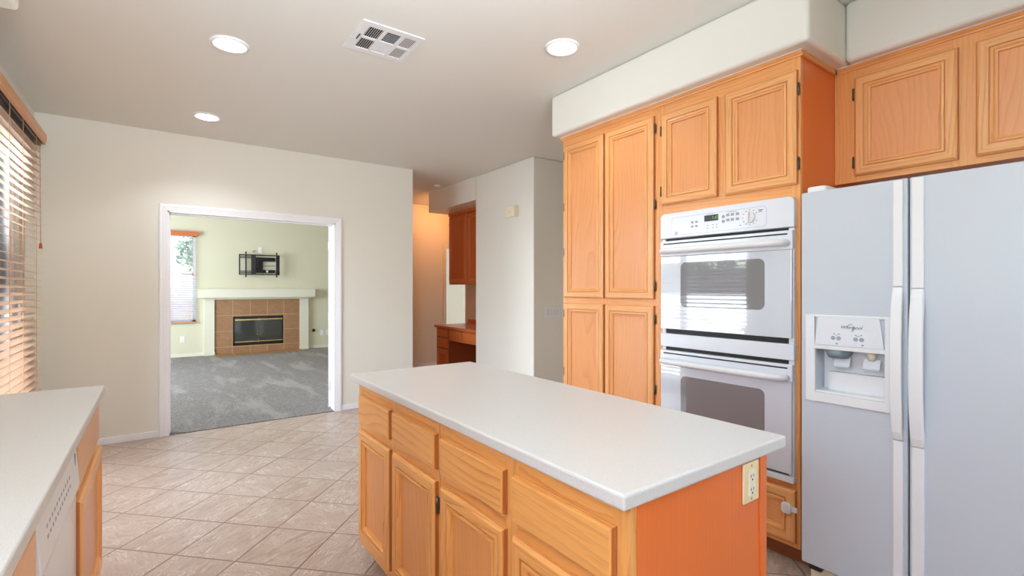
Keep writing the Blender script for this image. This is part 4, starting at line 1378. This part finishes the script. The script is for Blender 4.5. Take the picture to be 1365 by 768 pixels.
for lab, xc, zc in (('white outlet above the television bracket', 1.727, 2.09 + 0.03), ('white outlet under the living room window', 0.385, 0.345),
                    ('white blank plate right of the mantel, nearest the coax stub', 2.955, 0.345), ('white outlet plate right of the mantel, nearest the door casing', 3.085, 0.345)):
    t, B = outlet_plate('outlet', lab, xc, zc, 0.078, 0.125, FY, -1, M['white_plastic'], None)
    if 'blank' not in lab:
        for dz in (0.028, -0.028):
            B(xc - 0.018, xc + 0.018, 0.006, 0.008, zc + dz - 0.017, zc + dz + 0.017).build('receptacle', M['ivory'], t, 0.001)
cs = MB().cyl((2.79, FY - 0.045, 0.40), (2.79, FY - 0.0005, 0.40), 0.018, n=12).cyl((2.79, FY - 0.006, 0.40), (2.79, FY - 0.0004, 0.40), 0.035, n=16)
tag(cs.build('gas_valve', M['dark'], weld=False), 'dark round gas key valve low on the wall right of the mantel', 'valve')
wb = MB().tube([(1.62, FY - 0.0005, 2.10), (1.62, FY - 0.02, 2.105), (1.60, FY - 0.03, 2.09), (1.575, FY - 0.03, 2.092)], 0.006, 8)
tag(wb.build('cable_stub', M['bark']), 'short brown cable stub poking out of the wall above the television bracket', 'cable')

# living room blind
lb = thing('white_blind', 'white slat blind with wooden valance on the living room window', 'blind', (-0.15, FY - 0.05, 0.66))
box('valance', M['hall_oak'], LWX0 - 0.05, 0.64, FY - 0.085, FY - 0.07, 2.335, 2.425, lb, 0.003, 'x')
box('head_rail', M['dark'], LWX0 - 0.03, 0.605, FY - 0.062, FY - 0.012, 2.37, 2.415, lb)
mb = MB()
zz = 0.72
while zz < 2.37:
    mb.prism([(FY - 0.06, zz - 0.003), (FY - 0.014, zz + 0.003), (FY - 0.014, zz + 0.007), (FY - 0.06, zz + 0.001)], 'x', LWX0 - 0.03, 0.605)
    zz += 0.043
mb.build('slats', M['lrslat'], lb, weld=False)
box('bottom_rail', M['valance'], LWX0 - 0.03, 0.605, FY - 0.062, FY - 0.012, 0.665, 0.685, lb, 0.002, 'x')
for xx in (-0.7, -0.2, 0.22, 0.50):
    MB().cyl((xx, FY - 0.062, 0.68), (xx, FY - 0.062, 2.37), 0.002, n=5).build('ladder_cord', M['cord'], lb)
MB().cyl((0.545, FY - 0.066, 1.62), (0.545, FY - 0.066, 2.37), 0.0018, n=5).cyl((0.545, FY - 0.066, 1.58), (0.545, FY - 0.066, 1.62), 0.012, 0.008, 10).build('pull_cord', M['tassel'], lb, weld=False)

# open door leaf folded into the living room
dl = thing('interior_door', 'white door leaf swung open into the carpeted room, seen edge-on', 'door', (DX1 - 0.002, 5.528, 0.02))
ang = math.radians(52)
hx, hy = DX1 - 0.006, 5.530
dirv = Vector((math.cos(ang), math.sin(ang), 0))
nrm = Vector((-math.sin(ang), math.cos(ang), 0))


def leaf_box(l0, l1, t0, t1, z0, z1):
    pts = [Vector((hx, hy, 0)) + dirv * a + nrm * b for a, b in ((l0, t0), (l1, t0), (l1, t1), (l0, t1))]
    return MB().prism([(q.x, q.y) for q in pts], 'z', z0, z1)


leaf_box(0, 0.74, 0.0, 0.035, 0.02, DZ - 0.018).build('door_leaf', M['trim'], dl, 0.002)
for z in (0.25, 1.02, 1.80):
    hb = leaf_box(-0.003, -0.0005, 0.004, 0.031, z - 0.045, z + 0.045)
    hb.cyl((hx - 0.004, hy - 0.002, z - 0.045), (hx - 0.004, hy - 0.002, z + 0.045), 0.005, n=10)
    hb.build('door_hinge', M['chrome'], dl, weld=False)
